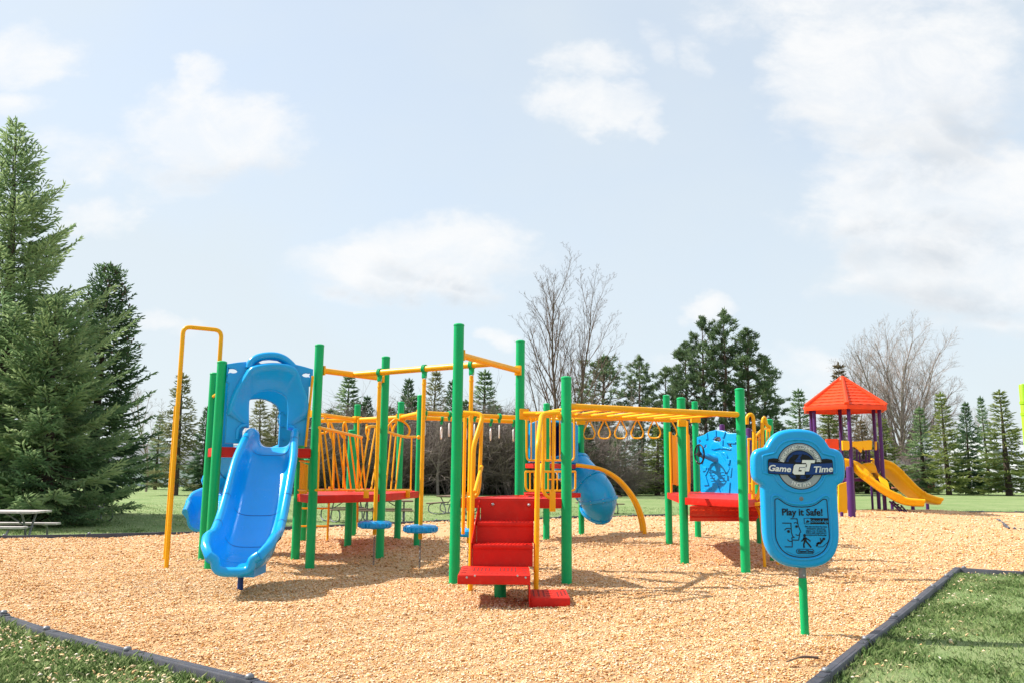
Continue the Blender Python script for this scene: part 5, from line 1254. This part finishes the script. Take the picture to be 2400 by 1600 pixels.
far_spruce(v2, 'v2', 640, 946, 66, 'olive spruce framed by the blue slide hood, the right one there', 5.1, 1.0)
far_spruce(v4, 'v4', 745, 985, 70, 'short spruce just right of the slide tower', 1.0, 1.0)
far_spruce(v1, 'v1', 806, 878, 72, 'pointed spruce rising behind the slanted bar bridge', .5, 1.15)
far_spruce(v3, 'v3', 862, 930, 78, 'low dark spruce between the hanging steps and the pointed spruce', 3.3, .8)
far_spruce(v3, 'v3', 945, 890, 76, 'dark spruce over the far end of the bridge', 3.0, .75)
far_spruce(v2, 'v2', 1010, 870, 74, 'thin topped olive spruce left of the tallest green post', .9, .9)
far_spruce(v3, 'v3', 1062, 893, 77, 'dark spruce behind the tallest green post', 2.4, .75)
far_spruce(v1, 'v1', 1133, 870, 75, 'pointed spruce between the tallest green post and its yellow cross beam', 1.9, 1.15)
far_spruce(v3, 'v3', 1100, 960, 70, 'broad dark spruce low behind the hand rings', .2, 1.35)
far_spruce(v3, 'v3', 985, 980, 70, 'broad dark spruce low behind the bridge rail', 1.7, 1.2)
far_spruce(v3, 'v3', 1375, 1000, 66, 'dark young spruce beside the blue tube slide', 2.7, 1.2)
far_spruce(v3, 'v3', 1280, 950, 80, 'dark spruce behind the tube slide tower', .1, 1.0)
far_spruce(v1, 'v1', 1450, 1015, 68, 'young spruce under the hanging yellow loops', 4.4, 1.5)
far_spruce(v4, 'v4', 1540, 1000, 69, 'yellow green young spruce left of the corrugated yellow wall', 3.7, 1.55)
far_spruce(v3, 'v3', 1500, 1010, 74, 'dark plain spruce between the two young spruces under the loops', 5.3, 1.3)
far_spruce(v3, 'v3', 1600, 1000, 76, 'dark spruce behind the corrugated yellow wall', 1.3, 1.3)
far_spruce(v3, 'v3', 1680, 1010, 78, 'dark spruce behind the steering panel', 2.9, 1.4)
far_spruce(v1, 'v1', 1760, 1000, 78, 'spruce between the steering panel and the sign', .7, 1.4)
far_spruce(v1, 'v1', 1882, 913, 90, 'spruce with open branches just left of the orange roof', 1.5, 1.15)
far_spruce(v3, 'v3', 1825, 985, 88, 'low dark spruce behind the top of the blue sign', 1.5, 1.3)
for i, (px, pt, Y, lb) in enumerate([(712, 960, 72, 'by the slide tower'), (772, 960, 86, 'under the pointed one'), (835, 945, 71, 'behind the low bridge post'), (905, 955, 86, 'behind the bridge end'), (968, 930, 71, 'left of the tallest post'), (1035, 965, 85, 'behind the tallest post'), (1090, 940, 71, 'behind the middle hand rings'), (1165, 950, 86, 'behind the right hand rings'), (1215, 955, 72, 'behind the middle beam post'), (1325, 985, 84, 'above the tube slide'), (1410, 960, 88, 'under the broad pine'), (1585, 965, 90, 'at the foot of the pine clump'), (1725, 975, 90, 'over the steering panel')]):
    far_spruce(v3, 'v3', px, pt, Y, 'plain dark spruce in the far row '+lb, i*1.3, 1.5)
v5 = spruce(25, 10, 2.4, 120, .34, 'brownish', .05, .25, .85, .3, bare=.3, wk=.26)
far_spruce(v5, 'v5', 1978, 853, 104, 'brown tinged conifer poking out above the orange roof', .8, .95)
far_spruce(v4, 'v4', 1950, 960, 84, 'green spruce seen between the purple posts under the roof', .4, 1.5)
far_spruce(v5, 'v5', 2030, 985, 84, 'brownish small spruce below the right side of the orange roof', 2.4, 1.2)
far_spruce(v4, 'v4', 2080, 980, 82, 'yellow green spruce right behind the yellow slides', 5.6, 1.3)
far_spruce(v1, 'v1', 2164, 955, 84, 'blue green spruce in front of the big bare tree', 3.9, 1.1)
far_spruce(v4, 'v4', 2221, 921, 80, 'slim yellow green spruce, second one right of the big bare tree', .2, 1.0)
far_spruce(v3, 'v3', 2270, 945, 84, 'wide dark spruce, third one right of the big bare tree', 4.8, .75)
far_spruce(v1, 'v1', 2318, 930, 98, 'blue spruce standing behind two others at far right', 2.1, .7)
far_spruce(v4, 'v4', 2362, 916, 80, 'yellow green spruce with gaps, nearest the right edge', 2.9, 1.2)
# the long-needled pines
def pine(seed, H, Rr, nb, es, crown0=.25, mat='pine', flat=1.0, tufts=7):
    rg = np.random.default_rng(seed); P_, V_, L_, W_, T_ = [], [], [], [], []; segs = []
    for i in range(nb):
        f = (i+.5)/nb; h = H*(crown0+(.99-crown0)*f); R0 = Rr*(math.sin(math.pi*min(1, .12+.88*f)**flat)**.7*.95+.08)*(.55+.6*rg.random())*(1 if f < .8 else (1-f)/.2*.7+.3)
        az = i*2.4+rg.normal(0, .5); e0 = R(-8+45*f+rg.normal(0, 9)); n = 5; t = np.linspace(.2, 1, n)
        ax_ = np.stack([math.cos(az)*t*R0*math.cos(e0), math.sin(az)*t*R0*math.cos(e0), h+R0*(t*math.sin(e0)+.22*t**2)], 1)
        segs.append(([(0, 0, h)]+[tuple(q) for q in ax_], np.linspace(.018*R0+.012, .008, n+1)))
        nt_ = max(3, int(tufts*R0/Rr*1.6)); tb = rg.normal(.4, .12)
        for j in range(nt_):
            tt = .45+.55*rg.random()**.7; k = np.array([np.interp(tt, t, ax_[:, c]) for c in range(3)])
            off = rg.normal(0, 1, 3)*np.array([.20, .20, .13])*R0*(1.15-tt*.6); c = k+off
            if rg.random() < .4: segs.append(([tuple(k), tuple(c)], [.01, .006]))
            m_ = 15; v = rg.normal(0, 1, (m_, 3)); v[:, 2] = np.abs(v[:, 2])*.8; v += np.array([math.cos(az), math.sin(az), .3])*.5
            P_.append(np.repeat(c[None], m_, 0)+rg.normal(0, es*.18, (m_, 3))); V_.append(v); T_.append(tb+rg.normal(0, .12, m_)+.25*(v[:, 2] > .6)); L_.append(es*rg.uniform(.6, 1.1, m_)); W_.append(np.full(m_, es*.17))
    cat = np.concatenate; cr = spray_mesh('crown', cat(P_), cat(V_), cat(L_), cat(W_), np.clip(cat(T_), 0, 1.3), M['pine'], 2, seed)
    mb = MB(); tr = .012*H+.03; rgx = rg.normal(0, .012*H, 6)
    mb.tube([(0, 0, -.5), (0, 0, 0), (rgx[0], rgx[1], H*.35), (rgx[2], rgx[3], H*.65), (0, 0, H*.97)], [tr*1.4, tr*1.1, tr*.85, tr*.55, .02], 10)
    for pts, rr in segs: mb.tube(pts, list(rr), 4, cap=False)
    return cr, mb, M['barkred']
p1 = pine(31, 15, 2.7, 75, .40, .26, tufts=8); p2 = pine(32, 15, 2.2, 52, .40, .34, tufts=7); p3 = pine(33, 12, 3.4, 75, .42, .28, flat=.8, tufts=5)
GP = 'long needled pines behind the overhead ladder'
def far_pine(v, key, H0, px, pt, Y, label, rot, wide=1.0, bpx=None):
    b_ = ground_at(bpx or px, Y); s_ = hgt(px, pt, Y, b_.z)/H0; wide *= 1.02; sc = (s_*wide, s_*wide, s_)
    if key not in SRC: SRC[key] = put_tree('pine_tree', *v, b_, label, 'tree', GP, rot, sc); return
    again(SRC[key], b_, label, rot, sc)
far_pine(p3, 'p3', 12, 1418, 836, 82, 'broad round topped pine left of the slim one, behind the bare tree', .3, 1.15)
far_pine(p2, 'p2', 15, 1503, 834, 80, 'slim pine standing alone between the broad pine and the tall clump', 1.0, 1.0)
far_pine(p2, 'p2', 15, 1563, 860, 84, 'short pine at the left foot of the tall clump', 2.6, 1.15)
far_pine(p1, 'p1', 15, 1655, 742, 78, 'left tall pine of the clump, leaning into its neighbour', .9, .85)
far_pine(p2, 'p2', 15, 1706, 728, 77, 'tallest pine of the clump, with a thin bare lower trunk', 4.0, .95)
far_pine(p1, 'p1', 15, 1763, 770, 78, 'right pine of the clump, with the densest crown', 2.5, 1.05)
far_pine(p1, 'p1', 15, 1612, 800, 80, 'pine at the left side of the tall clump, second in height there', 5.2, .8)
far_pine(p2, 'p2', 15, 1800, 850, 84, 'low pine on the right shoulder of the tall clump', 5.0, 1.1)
# leafless trees
def bare(seed, H, spread, levels, r0, mat='twig', kids_=(5, 5, 4, 4, 3), up=.5, fork=.25, stems=1, sepang=0.0, buds=False, lens=(.60, .50, .45, .5)):
    rg = random.Random(seed); mb = MB()
    def br(p0, d, L, r, lv):
        n = 6 if lv == 0 else (4 if lv < 2 else (3 if lv < 4 else 2)); pts = [Vector(p0)]; d = Vector(d).normalized(); dd = d.copy()
        for i in range(n):
            dd = (dd+Vector((rg.gauss(0, .10), rg.gauss(0, .10), (.02 if lv == 0 else up*.16)+rg.gauss(0, .05)))).normalized(); pts.append(pts[-1]+dd*L/n)
        r1 = r*(.25 if lv == 0 else .35); rr = [r+(r1-r)*i/n for i in range(n+1)]
        mb.tube(pts, rr, 8 if lv == 0 else (5 if lv == 1 else 3), cap=False)
        if lv >= levels: return
        k = kids_[min(lv, len(kids_)-1)]; k = k if lv else k
        for i in range(k):
            t_ = (fork+(1-fork)*(i+rg.random())/k) if lv == 0 else (.22+.78*(i+rg.random()*.8)/k); t_ = min(t_, .99)
            x = t_*n; i0 = min(n-1, int(x)); p_ = pts[i0].lerp(pts[i0+1], x-i0); tn = (pts[i0+1]-pts[i0]).normalized()
            az = i*2.4+rg.random()*1.2; o_ = tn.orthogonal().normalized(); o_.rotate(Matrix.Rotation(az, 3, tn)); an = spread*(.75+.5*rg.random())*(1.0 if lv else 1.15-.55*t_)
            l2 = L*lens[min(lv, len(lens)-1)]*(1.15-.55*t_)*(.8+.4*rg.random())
            br(p_, tn*math.cos(an)+o_*math.sin(an), l2, max(rr[i0]*.62*(1-.2*t_), .006), lv+1)
    for s_ in range(stems):
        a = s_*2*math.pi/stems+.3; br((.12*math.cos(a)*(stems > 1), .12*math.sin(a)*(stems > 1), -.3), (math.sin(sepang)*math.cos(a), math.sin(sepang)*math.sin(a), 1), H*(1-.07*s_), r0*(1-.15*s_), 0)
    return mb
def put_bare(name, mb, mat, loc, label, group=None, rot=0, sc=(1, 1, 1)):
    rt = thing(name, (0, 0, 0), label, 'tree', group); tk = build('trunk_and_branches', mb, mat, smooth=60, fix=False); tk.parent = rt; CH_OF[rt.name] = [tk]; rt.location = loc; rt.rotation_euler.z = rot; rt.scale = sc; return rt
GB = 'leafless trees behind the lawn'
def bare_at(px, pt, Y, seed, label, mat, rot=0, **kw):
    b_ = ground_at(px, Y); H = hgt(px, pt, Y, b_.z); return put_bare('bare_tree', bare(seed, H*kw.pop('hk', .81), **kw), M[mat], b_, label, GB, rot)
bare_at(1290, 603, 62, 41, 'tall leafless tree with buds behind the middle posts, the left stem', 'barkred', spread=.52, levels=5, r0=.15, kids_=(24, 7, 4, 3, 3), up=.75, fork=.20, lens=(.38, .45, .45, .5, .6))
bare_at(1352, 607, 63, 42, 'tall leafless tree right beside the left stem, leaning slightly right', 'barkred', spread=.52, levels=5, r0=.12, kids_=(18, 6, 4, 3, 3), up=.75, fork=.25, lens=(.35, .45, .45, .5, .6))
def dome(px, pt, Y, seed, label, mat, rad, nl, r0, fork=.22, lat=.36):          # short trunk, limbs fanning into a round crown
    b_ = ground_at(px, Y); H = hgt(px, pt, Y, b_.z); rg = random.Random(seed); mb = MB(); zc = H*(1-lat); a_, c_ = rad, H*lat
    def br(p0, d, L, r, lv):
        n = (6, 4, 3, 2, 2)[lv]; pts = [Vector(p0)]; dd = Vector(d).normalized()
        for i in range(n): dd = (dd+Vector((rg.gauss(0, .09), rg.gauss(0, .09), .05+rg.gauss(0, .05)))).normalized(); pts.append(pts[-1]+dd*L/n)
        rr = [r*(1-.72*i/n) for i in range(n+1)]; mb.tube(pts, rr, (7, 5, 3, 3, 3)[lv], cap=False)
        if lv == 4: return
        for i in range((11, 6, 5, 3)[lv]):
            t_ = .18+.82*(i+rg.random())/(11, 6, 5, 3)[lv]; t_ = min(.98, t_); x = t_*n; i0 = min(n-1, int(x)); p_ = pts[i0].lerp(pts[i0+1], x-i0); tn = (pts[i0+1]-pts[i0]).normalized()
            o_ = tn.orthogonal().normalized(); o_.rotate(Matrix.Rotation(i*2.4+rg.random(), 3, tn)); an = rg.uniform(.35, .75)
            br(p_, tn*math.cos(an)+o_*math.sin(an), L*(.32, .46, .5, .6)[lv]*(1.2-.5*t_)*rg.uniform(.8, 1.2), max(rr[i0]*.55, .011), lv+1)
    mb.tube([(0, 0, -.5), (0, 0, 0), (.1, 0, H*fork*.6), (0, .1, H*fork)], [r0*1.3, r0*1.1, r0, r0*.95], 10)
    for i in range(nl):
        z0 = H*fork*rg.uniform(.55, 1.0); az = i*2.4+rg.gauss(0, .2); th = math.sqrt((i+.3)/nl)*1.12; d = Vector((math.sin(th)*math.cos(az), math.sin(th)*math.sin(az), math.cos(th)))
        lo, hi = 0, 3*H
        for _ in range(30):
            m_ = (lo+hi)/2; q = Vector((0, 0, z0))+d*m_; ins = (q.x**2+q.y**2)/a_**2+((q.z-zc)/c_)**2 < 1 or (q.z < zc and q.xy.length < a_*(.15+.85*q.z/zc)); lo, hi = (m_, hi) if ins else (lo, m_)
        br((0, 0, z0), d, lo*rg.uniform(.84, .90), r0*rg.uniform(.28, .42), 0)
    return put_bare('bare_tree', mb, M[mat], b_, label, GB, 0)
dome(2118, 748, 112, 43, 'big rounded leafless tree with a pale trunk at right', 'barkpale', 9.6, 24, .50)
dome(2010, 800, 116, 44, 'leafless tree behind the orange roof, left of the big rounded one', 'twig', 5.8, 14, .26)
bare_at(2262, 910, 118, 45, 'faint leafless tree showing above the spruces at far right', 'twig', spread=.6, levels=5, r0=.12, kids_=(8, 5, 4, 3, 2), up=.45, fork=.3, stems=4, sepang=.4, lens=(.45, .5, .48, .5, .6))
bare_at(345, 880, 66, 46, 'leafless tree peeking out right of the dark left spruce', 'twig', spread=.65, levels=5, r0=.10, kids_=(10, 5, 4, 3, 2), up=.5, fork=.3, lens=(.5, .5, .48, .5, .6))
bare_at(1028, 950, 64, 47, 'thin pale trunked bare tree between the hanging steps and tallest post', 'barkpale', spread=.75, levels=5, r0=.13, kids_=(14, 5, 4, 3, 2), up=.3, fork=.3, lens=(.5, .5, .48, .5, .6))
bare_at(1430, 900, 70, 48, 'low spreading bare tree in front of the broad pine', 'barkpale', spread=.75, levels=5, r0=.10, kids_=(10, 5, 4, 3, 2), up=.4, fork=.15, stems=3, sepang=.5, lens=(.5, .5, .48, .5, .6))
# thickets of grey-brown twigs
def bush(seed, H, n=26):
    rg = random.Random(seed); mb = MB()
    def br(p0, d, L, r, lv):
        pts = [Vector(p0)]; dd = Vector(d).normalized()
        for i in range(3): dd = (dd+Vector((rg.gauss(0, .2), rg.gauss(0, .2), rg.gauss(-.02, .12)))).normalized(); pts.append(pts[-1]+dd*L/3)
        mb.tube(pts, [r, r*.8, r*.6, r*.35], 3, cap=False)
        if lv == 3: return
        for i in range(5 if lv < 2 else 4):
            x = .5+2.4*(i+rg.random())/5; i0 = min(2, int(x)); p_ = pts[i0].lerp(pts[i0+1], x-i0); br(p_, dd+Vector((rg.gauss(0, .75), rg.gauss(0, .75), rg.gauss(.1, .45))), L*(.5+.2*rg.random()), r*.6, lv+1)
    for i in range(n):
        a = rg.random()*6.28; s_ = rg.random()*.45; br((math.cos(a)*s_*2, math.sin(a)*s_*2, -.1), (math.cos(a)*s_*1.2, math.sin(a)*s_*1.2, 1), H*(.45+.4*rg.random()), .035, 0)
    return mb
bsrc = {}
PXB = [(690, 985, 66), (728, 960, 69), (765, 965, 67), (840, 950, 66), (885, 955, 68), (925, 985, 65), (970, 950, 66), (1015, 965, 69), (1060, 960, 66), (1110, 945, 67), (1150, 960, 69), (1195, 945, 66), (1235, 960, 68), (1265, 985, 70), (1325, 975, 69), (1390, 990, 66), (1475, 1060, 66), (1590, 1030, 72), (1655, 1020, 73), (2010, 1000, 92), (1900, 1000, 92), (2150, 1040, 96), (1720, 1010, 74), (1810, 1030, 84)]
WH = ['by the slide tower', 'beside the slide tower', 'left of the bridge', 'behind the left hanging step', 'behind the second bridge post', 'behind the middle hanging step', 'at the end of the bridge', 'left of the tallest post', 'behind the tallest post', 'behind the left hand rings', 'behind the right hand rings', 'behind the middle cross beam post', 'left of the tube slide tower', 'behind the tube slide tower', 'behind the tube slide entry', 'right above the tube slide', 'between two young spruces', 'behind the yellow corrugated wall', 'left of the steering panel', 'under the orange roof', 'left of the orange roof', 'under the big rounded bare tree', 'above the steering panel', 'left behind the sign']
for i, ((px, pt, Y), wh) in enumerate(zip(PXB, WH)):
    b_ = ground_at(px, Y); H = hgt(px, pt, Y, b_.z); k = i % 4; sc = (H/6*1.0, H/6*1.0, H/6.3)
    lab = 'leafless grey brown thicket '+wh
    if k not in bsrc: bsrc[k] = put_bare('bare_bush', bush(60+k, 6), M['bushtwig'], b_, lab, 'leafless thickets along the far lawn edge', i*.7, sc); bsrc[k]['category'] = 'bush'
    else: again(bsrc[k], b_, lab, i*.7, sc)
# ------------------------------------------------------------------ picnic tables
def picnic(mat, loc, rot, label, gable=False):
    rt = thing('picnic_table', (0, 0, 0), label, 'picnic table', 'picnic tables on the lawn')
    def pl(name, y0, w, z, n, L=1.85):
        mb = MB()
        for i in range(n): mb.box((0, y0-w/2+w*(i+.5)/n, z), L, w/n-.008, .045, ch=.006)
        return build(name, mb, M[mat], rt)
    pl('table_top', 0, .74, .74, 5); pl('bench', -.70, .25, .44, 2); pl('bench', .70, .25, .44, 2)
    for x in (-.62, .62):
        mb = MB()
        for s_ in (-1, 1):
            mb.tube(smooth_path([(x, s_*.30, .715), (x, s_*.16, .45), (x, s_*.06, .12), (x, s_*.22, .025), (x, s_*.55, .02), (x, s_*.80, .10), (x, s_*.84, .25), (x, s_*.78, .38), (x, s_*.62, .42)], 4), .024, 8)
        mb.tube([(x, -.34, .71), (x, .34, .71)], .022, 8); mb.tube([(x, -.2, .40), (x, .2, .40)], .018, 8)
        build('frame', mb, M['dullsteel'], rt)
    for s_ in (-1, 1): mb = MB(); mb.tube([(s_*.62, 0, .40), (s_*.10, 0, .70)], .016, 8); build('brace', mb, M['dullsteel'], rt)
    rt.location = loc; rt.rotation_euler.z = rot; return rt
def lz(x, y): return float(lawn_z(x, y))
def tloc(px, Y): q = D(px, 1150, Y); return (q.x, Y, lz(q.x, Y))
tb = [picnic('woodgrey', tloc(8, 18.9), .03, 'weathered grey picnic table at the left edge in front of the tallest spruce')]
tb.append(picnic('woodgrey', tloc(195, 27.8), .9, 'picnic table with curved legs under the low branches of the light green spruce'))
tb.append(picnic('woodbrown', tloc(815, 30), .6, 'brown picnic table seen under the left end of the bridge deck'))
tb.append(picnic('woodbrown', tloc(905, 29), .15, 'brown picnic table seen under the right end of the bridge deck'))
tb.append(picnic('woodbrown', tloc(1062, 35.5), 1.25, 'brown picnic table behind the tallest green post left of the stairs'))
tb.append(picnic('woodbrown', tloc(1405, 37), .1, 'dark picnic table half hidden behind the blue tube slide'))
# ------------------------------------------------------------------ houses beyond the trees
def house(name, px, Y, w, dp, hw, rise, rot, label, wall, roof, wins, zb=0):
    q = D(px, 1120, Y); z0 = lz(q.x, Y)-.1+zb; rt = thing(name, (0, 0, 0), label, 'house')
    mb = MB(); mb.box((0, 0, hw/2), w, dp, hw)
    for i in range(int(hw/.28)): mb.box((0, -dp/2-.012, .14+i*.28), w-.02, .02, .018)
    mb.add([(-w/2, -dp/2, hw), (-w/2, dp/2, hw), (-w/2, 0, hw+rise), (w/2, -dp/2, hw), (w/2, dp/2, hw), (w/2, 0, hw+rise)], [(0, 1, 2), (3, 5, 4)])
    build('wall', mb, wall, rt)
    mb = MB(); o_ = .35
    for s_ in (-1, 1):
        a = Vector((0, s_*(dp/2+o_), hw-rise*o_/(dp/2))); t_ = Vector((0, 0, hw+rise+.06)); th = Vector((0, 0, .14))
        mb.add([a+Vector((x, 0, 0)) for x in (-w/2-o_, w/2+o_)]+[t_+Vector((x, 0, 0)) for x in (w/2+o_, -w/2-o_)]+[a+th+Vector((x, 0, 0)) for x in (-w/2-o_, w/2+o_)]+[t_+th+Vector((x, 0, 0)) for x in (w/2+o_, -w/2-o_)],
               [(0, 1, 2, 3), (7, 6, 5, 4), (0, 4, 5, 1), (1, 5, 6, 2), (2, 6, 7, 3), (3, 7, 4, 0)])
    build('roof', mb, roof, rt)
    for x, z, ww, wh in wins:
        mb = MB(); mb.box((x, -dp/2-.05, z), ww, .08, wh); fr = build('window', mb, M['white'], rt); mb = MB(); mb.box((x, -dp/2-.10, z), ww-.16, .03, wh-.16); build('pane', mb, M['glass'], fr)
    rt.location = (q.x, Y, z0); rt.rotation_euler.z = rot; return rt
house('house', 430, 92, 15, 8, 2.5, 1.9, .05, 'low white house with a grey roof behind the sparse olive spruce', M['siding'], M['roofgrey'], [(3, 1.5, 1.4, 1.1), (-2, 1.5, 1.4, 1.1), (5.8, 1.1, 1.0, 2.0)])
house('house', 2372, 104, 12, 14, 3.8, 3.0, .25, 'pale house with a light roof behind the spruces at far right', M['siding'], M['roofpale'] if 'roofpale' in M else M['siding'], [(-3, 1.7, 1.5, 1.2), (2, 1.7, 1.5, 1.2)])
house('house', 2160, 112, 8, 7, 2.6, 1.6, -.1, 'small red brick house low between the spruces behind the yellow slides', M['brickred'], M['roofgrey'], [(-1.5, 1.4, 1.2, 1.1), (2, 1.4, 1.2, 1.1)])
house('house', 1235, 98, 10, 7, 2.5, 1.5, .0, 'white house glimpsed through twigs behind the tube slide tower', M['siding'], M['roofgrey'], [(-2, 1.4, 1.2, 1.1)])
# ------------------------------------------------------------------ a small bundle on the lawn
q = D(1122, 1198, 26.5); rg = random.Random(9); mb = MB(); rows = []
for i in range(7):
    a = math.pi*i/6; rows.append([(q.x+.20*math.sin(a)*math.cos(t_)*(1+.25*math.sin(3*t_+i)), q.y+.16*math.sin(a)*math.sin(t_), lz(q.x, q.y)+.11+.11*math.cos(a)*(1+.2*math.sin(2*t_))) for t_ in [2*math.pi*k/12 for k in range(12)]])
mb.grid(rows, closed=True); tag(build('cloth_bundle', mb, M['pink'], smooth=70), 'small pink and purple bundle on the lawn just left behind the red stairs', 'bundle')
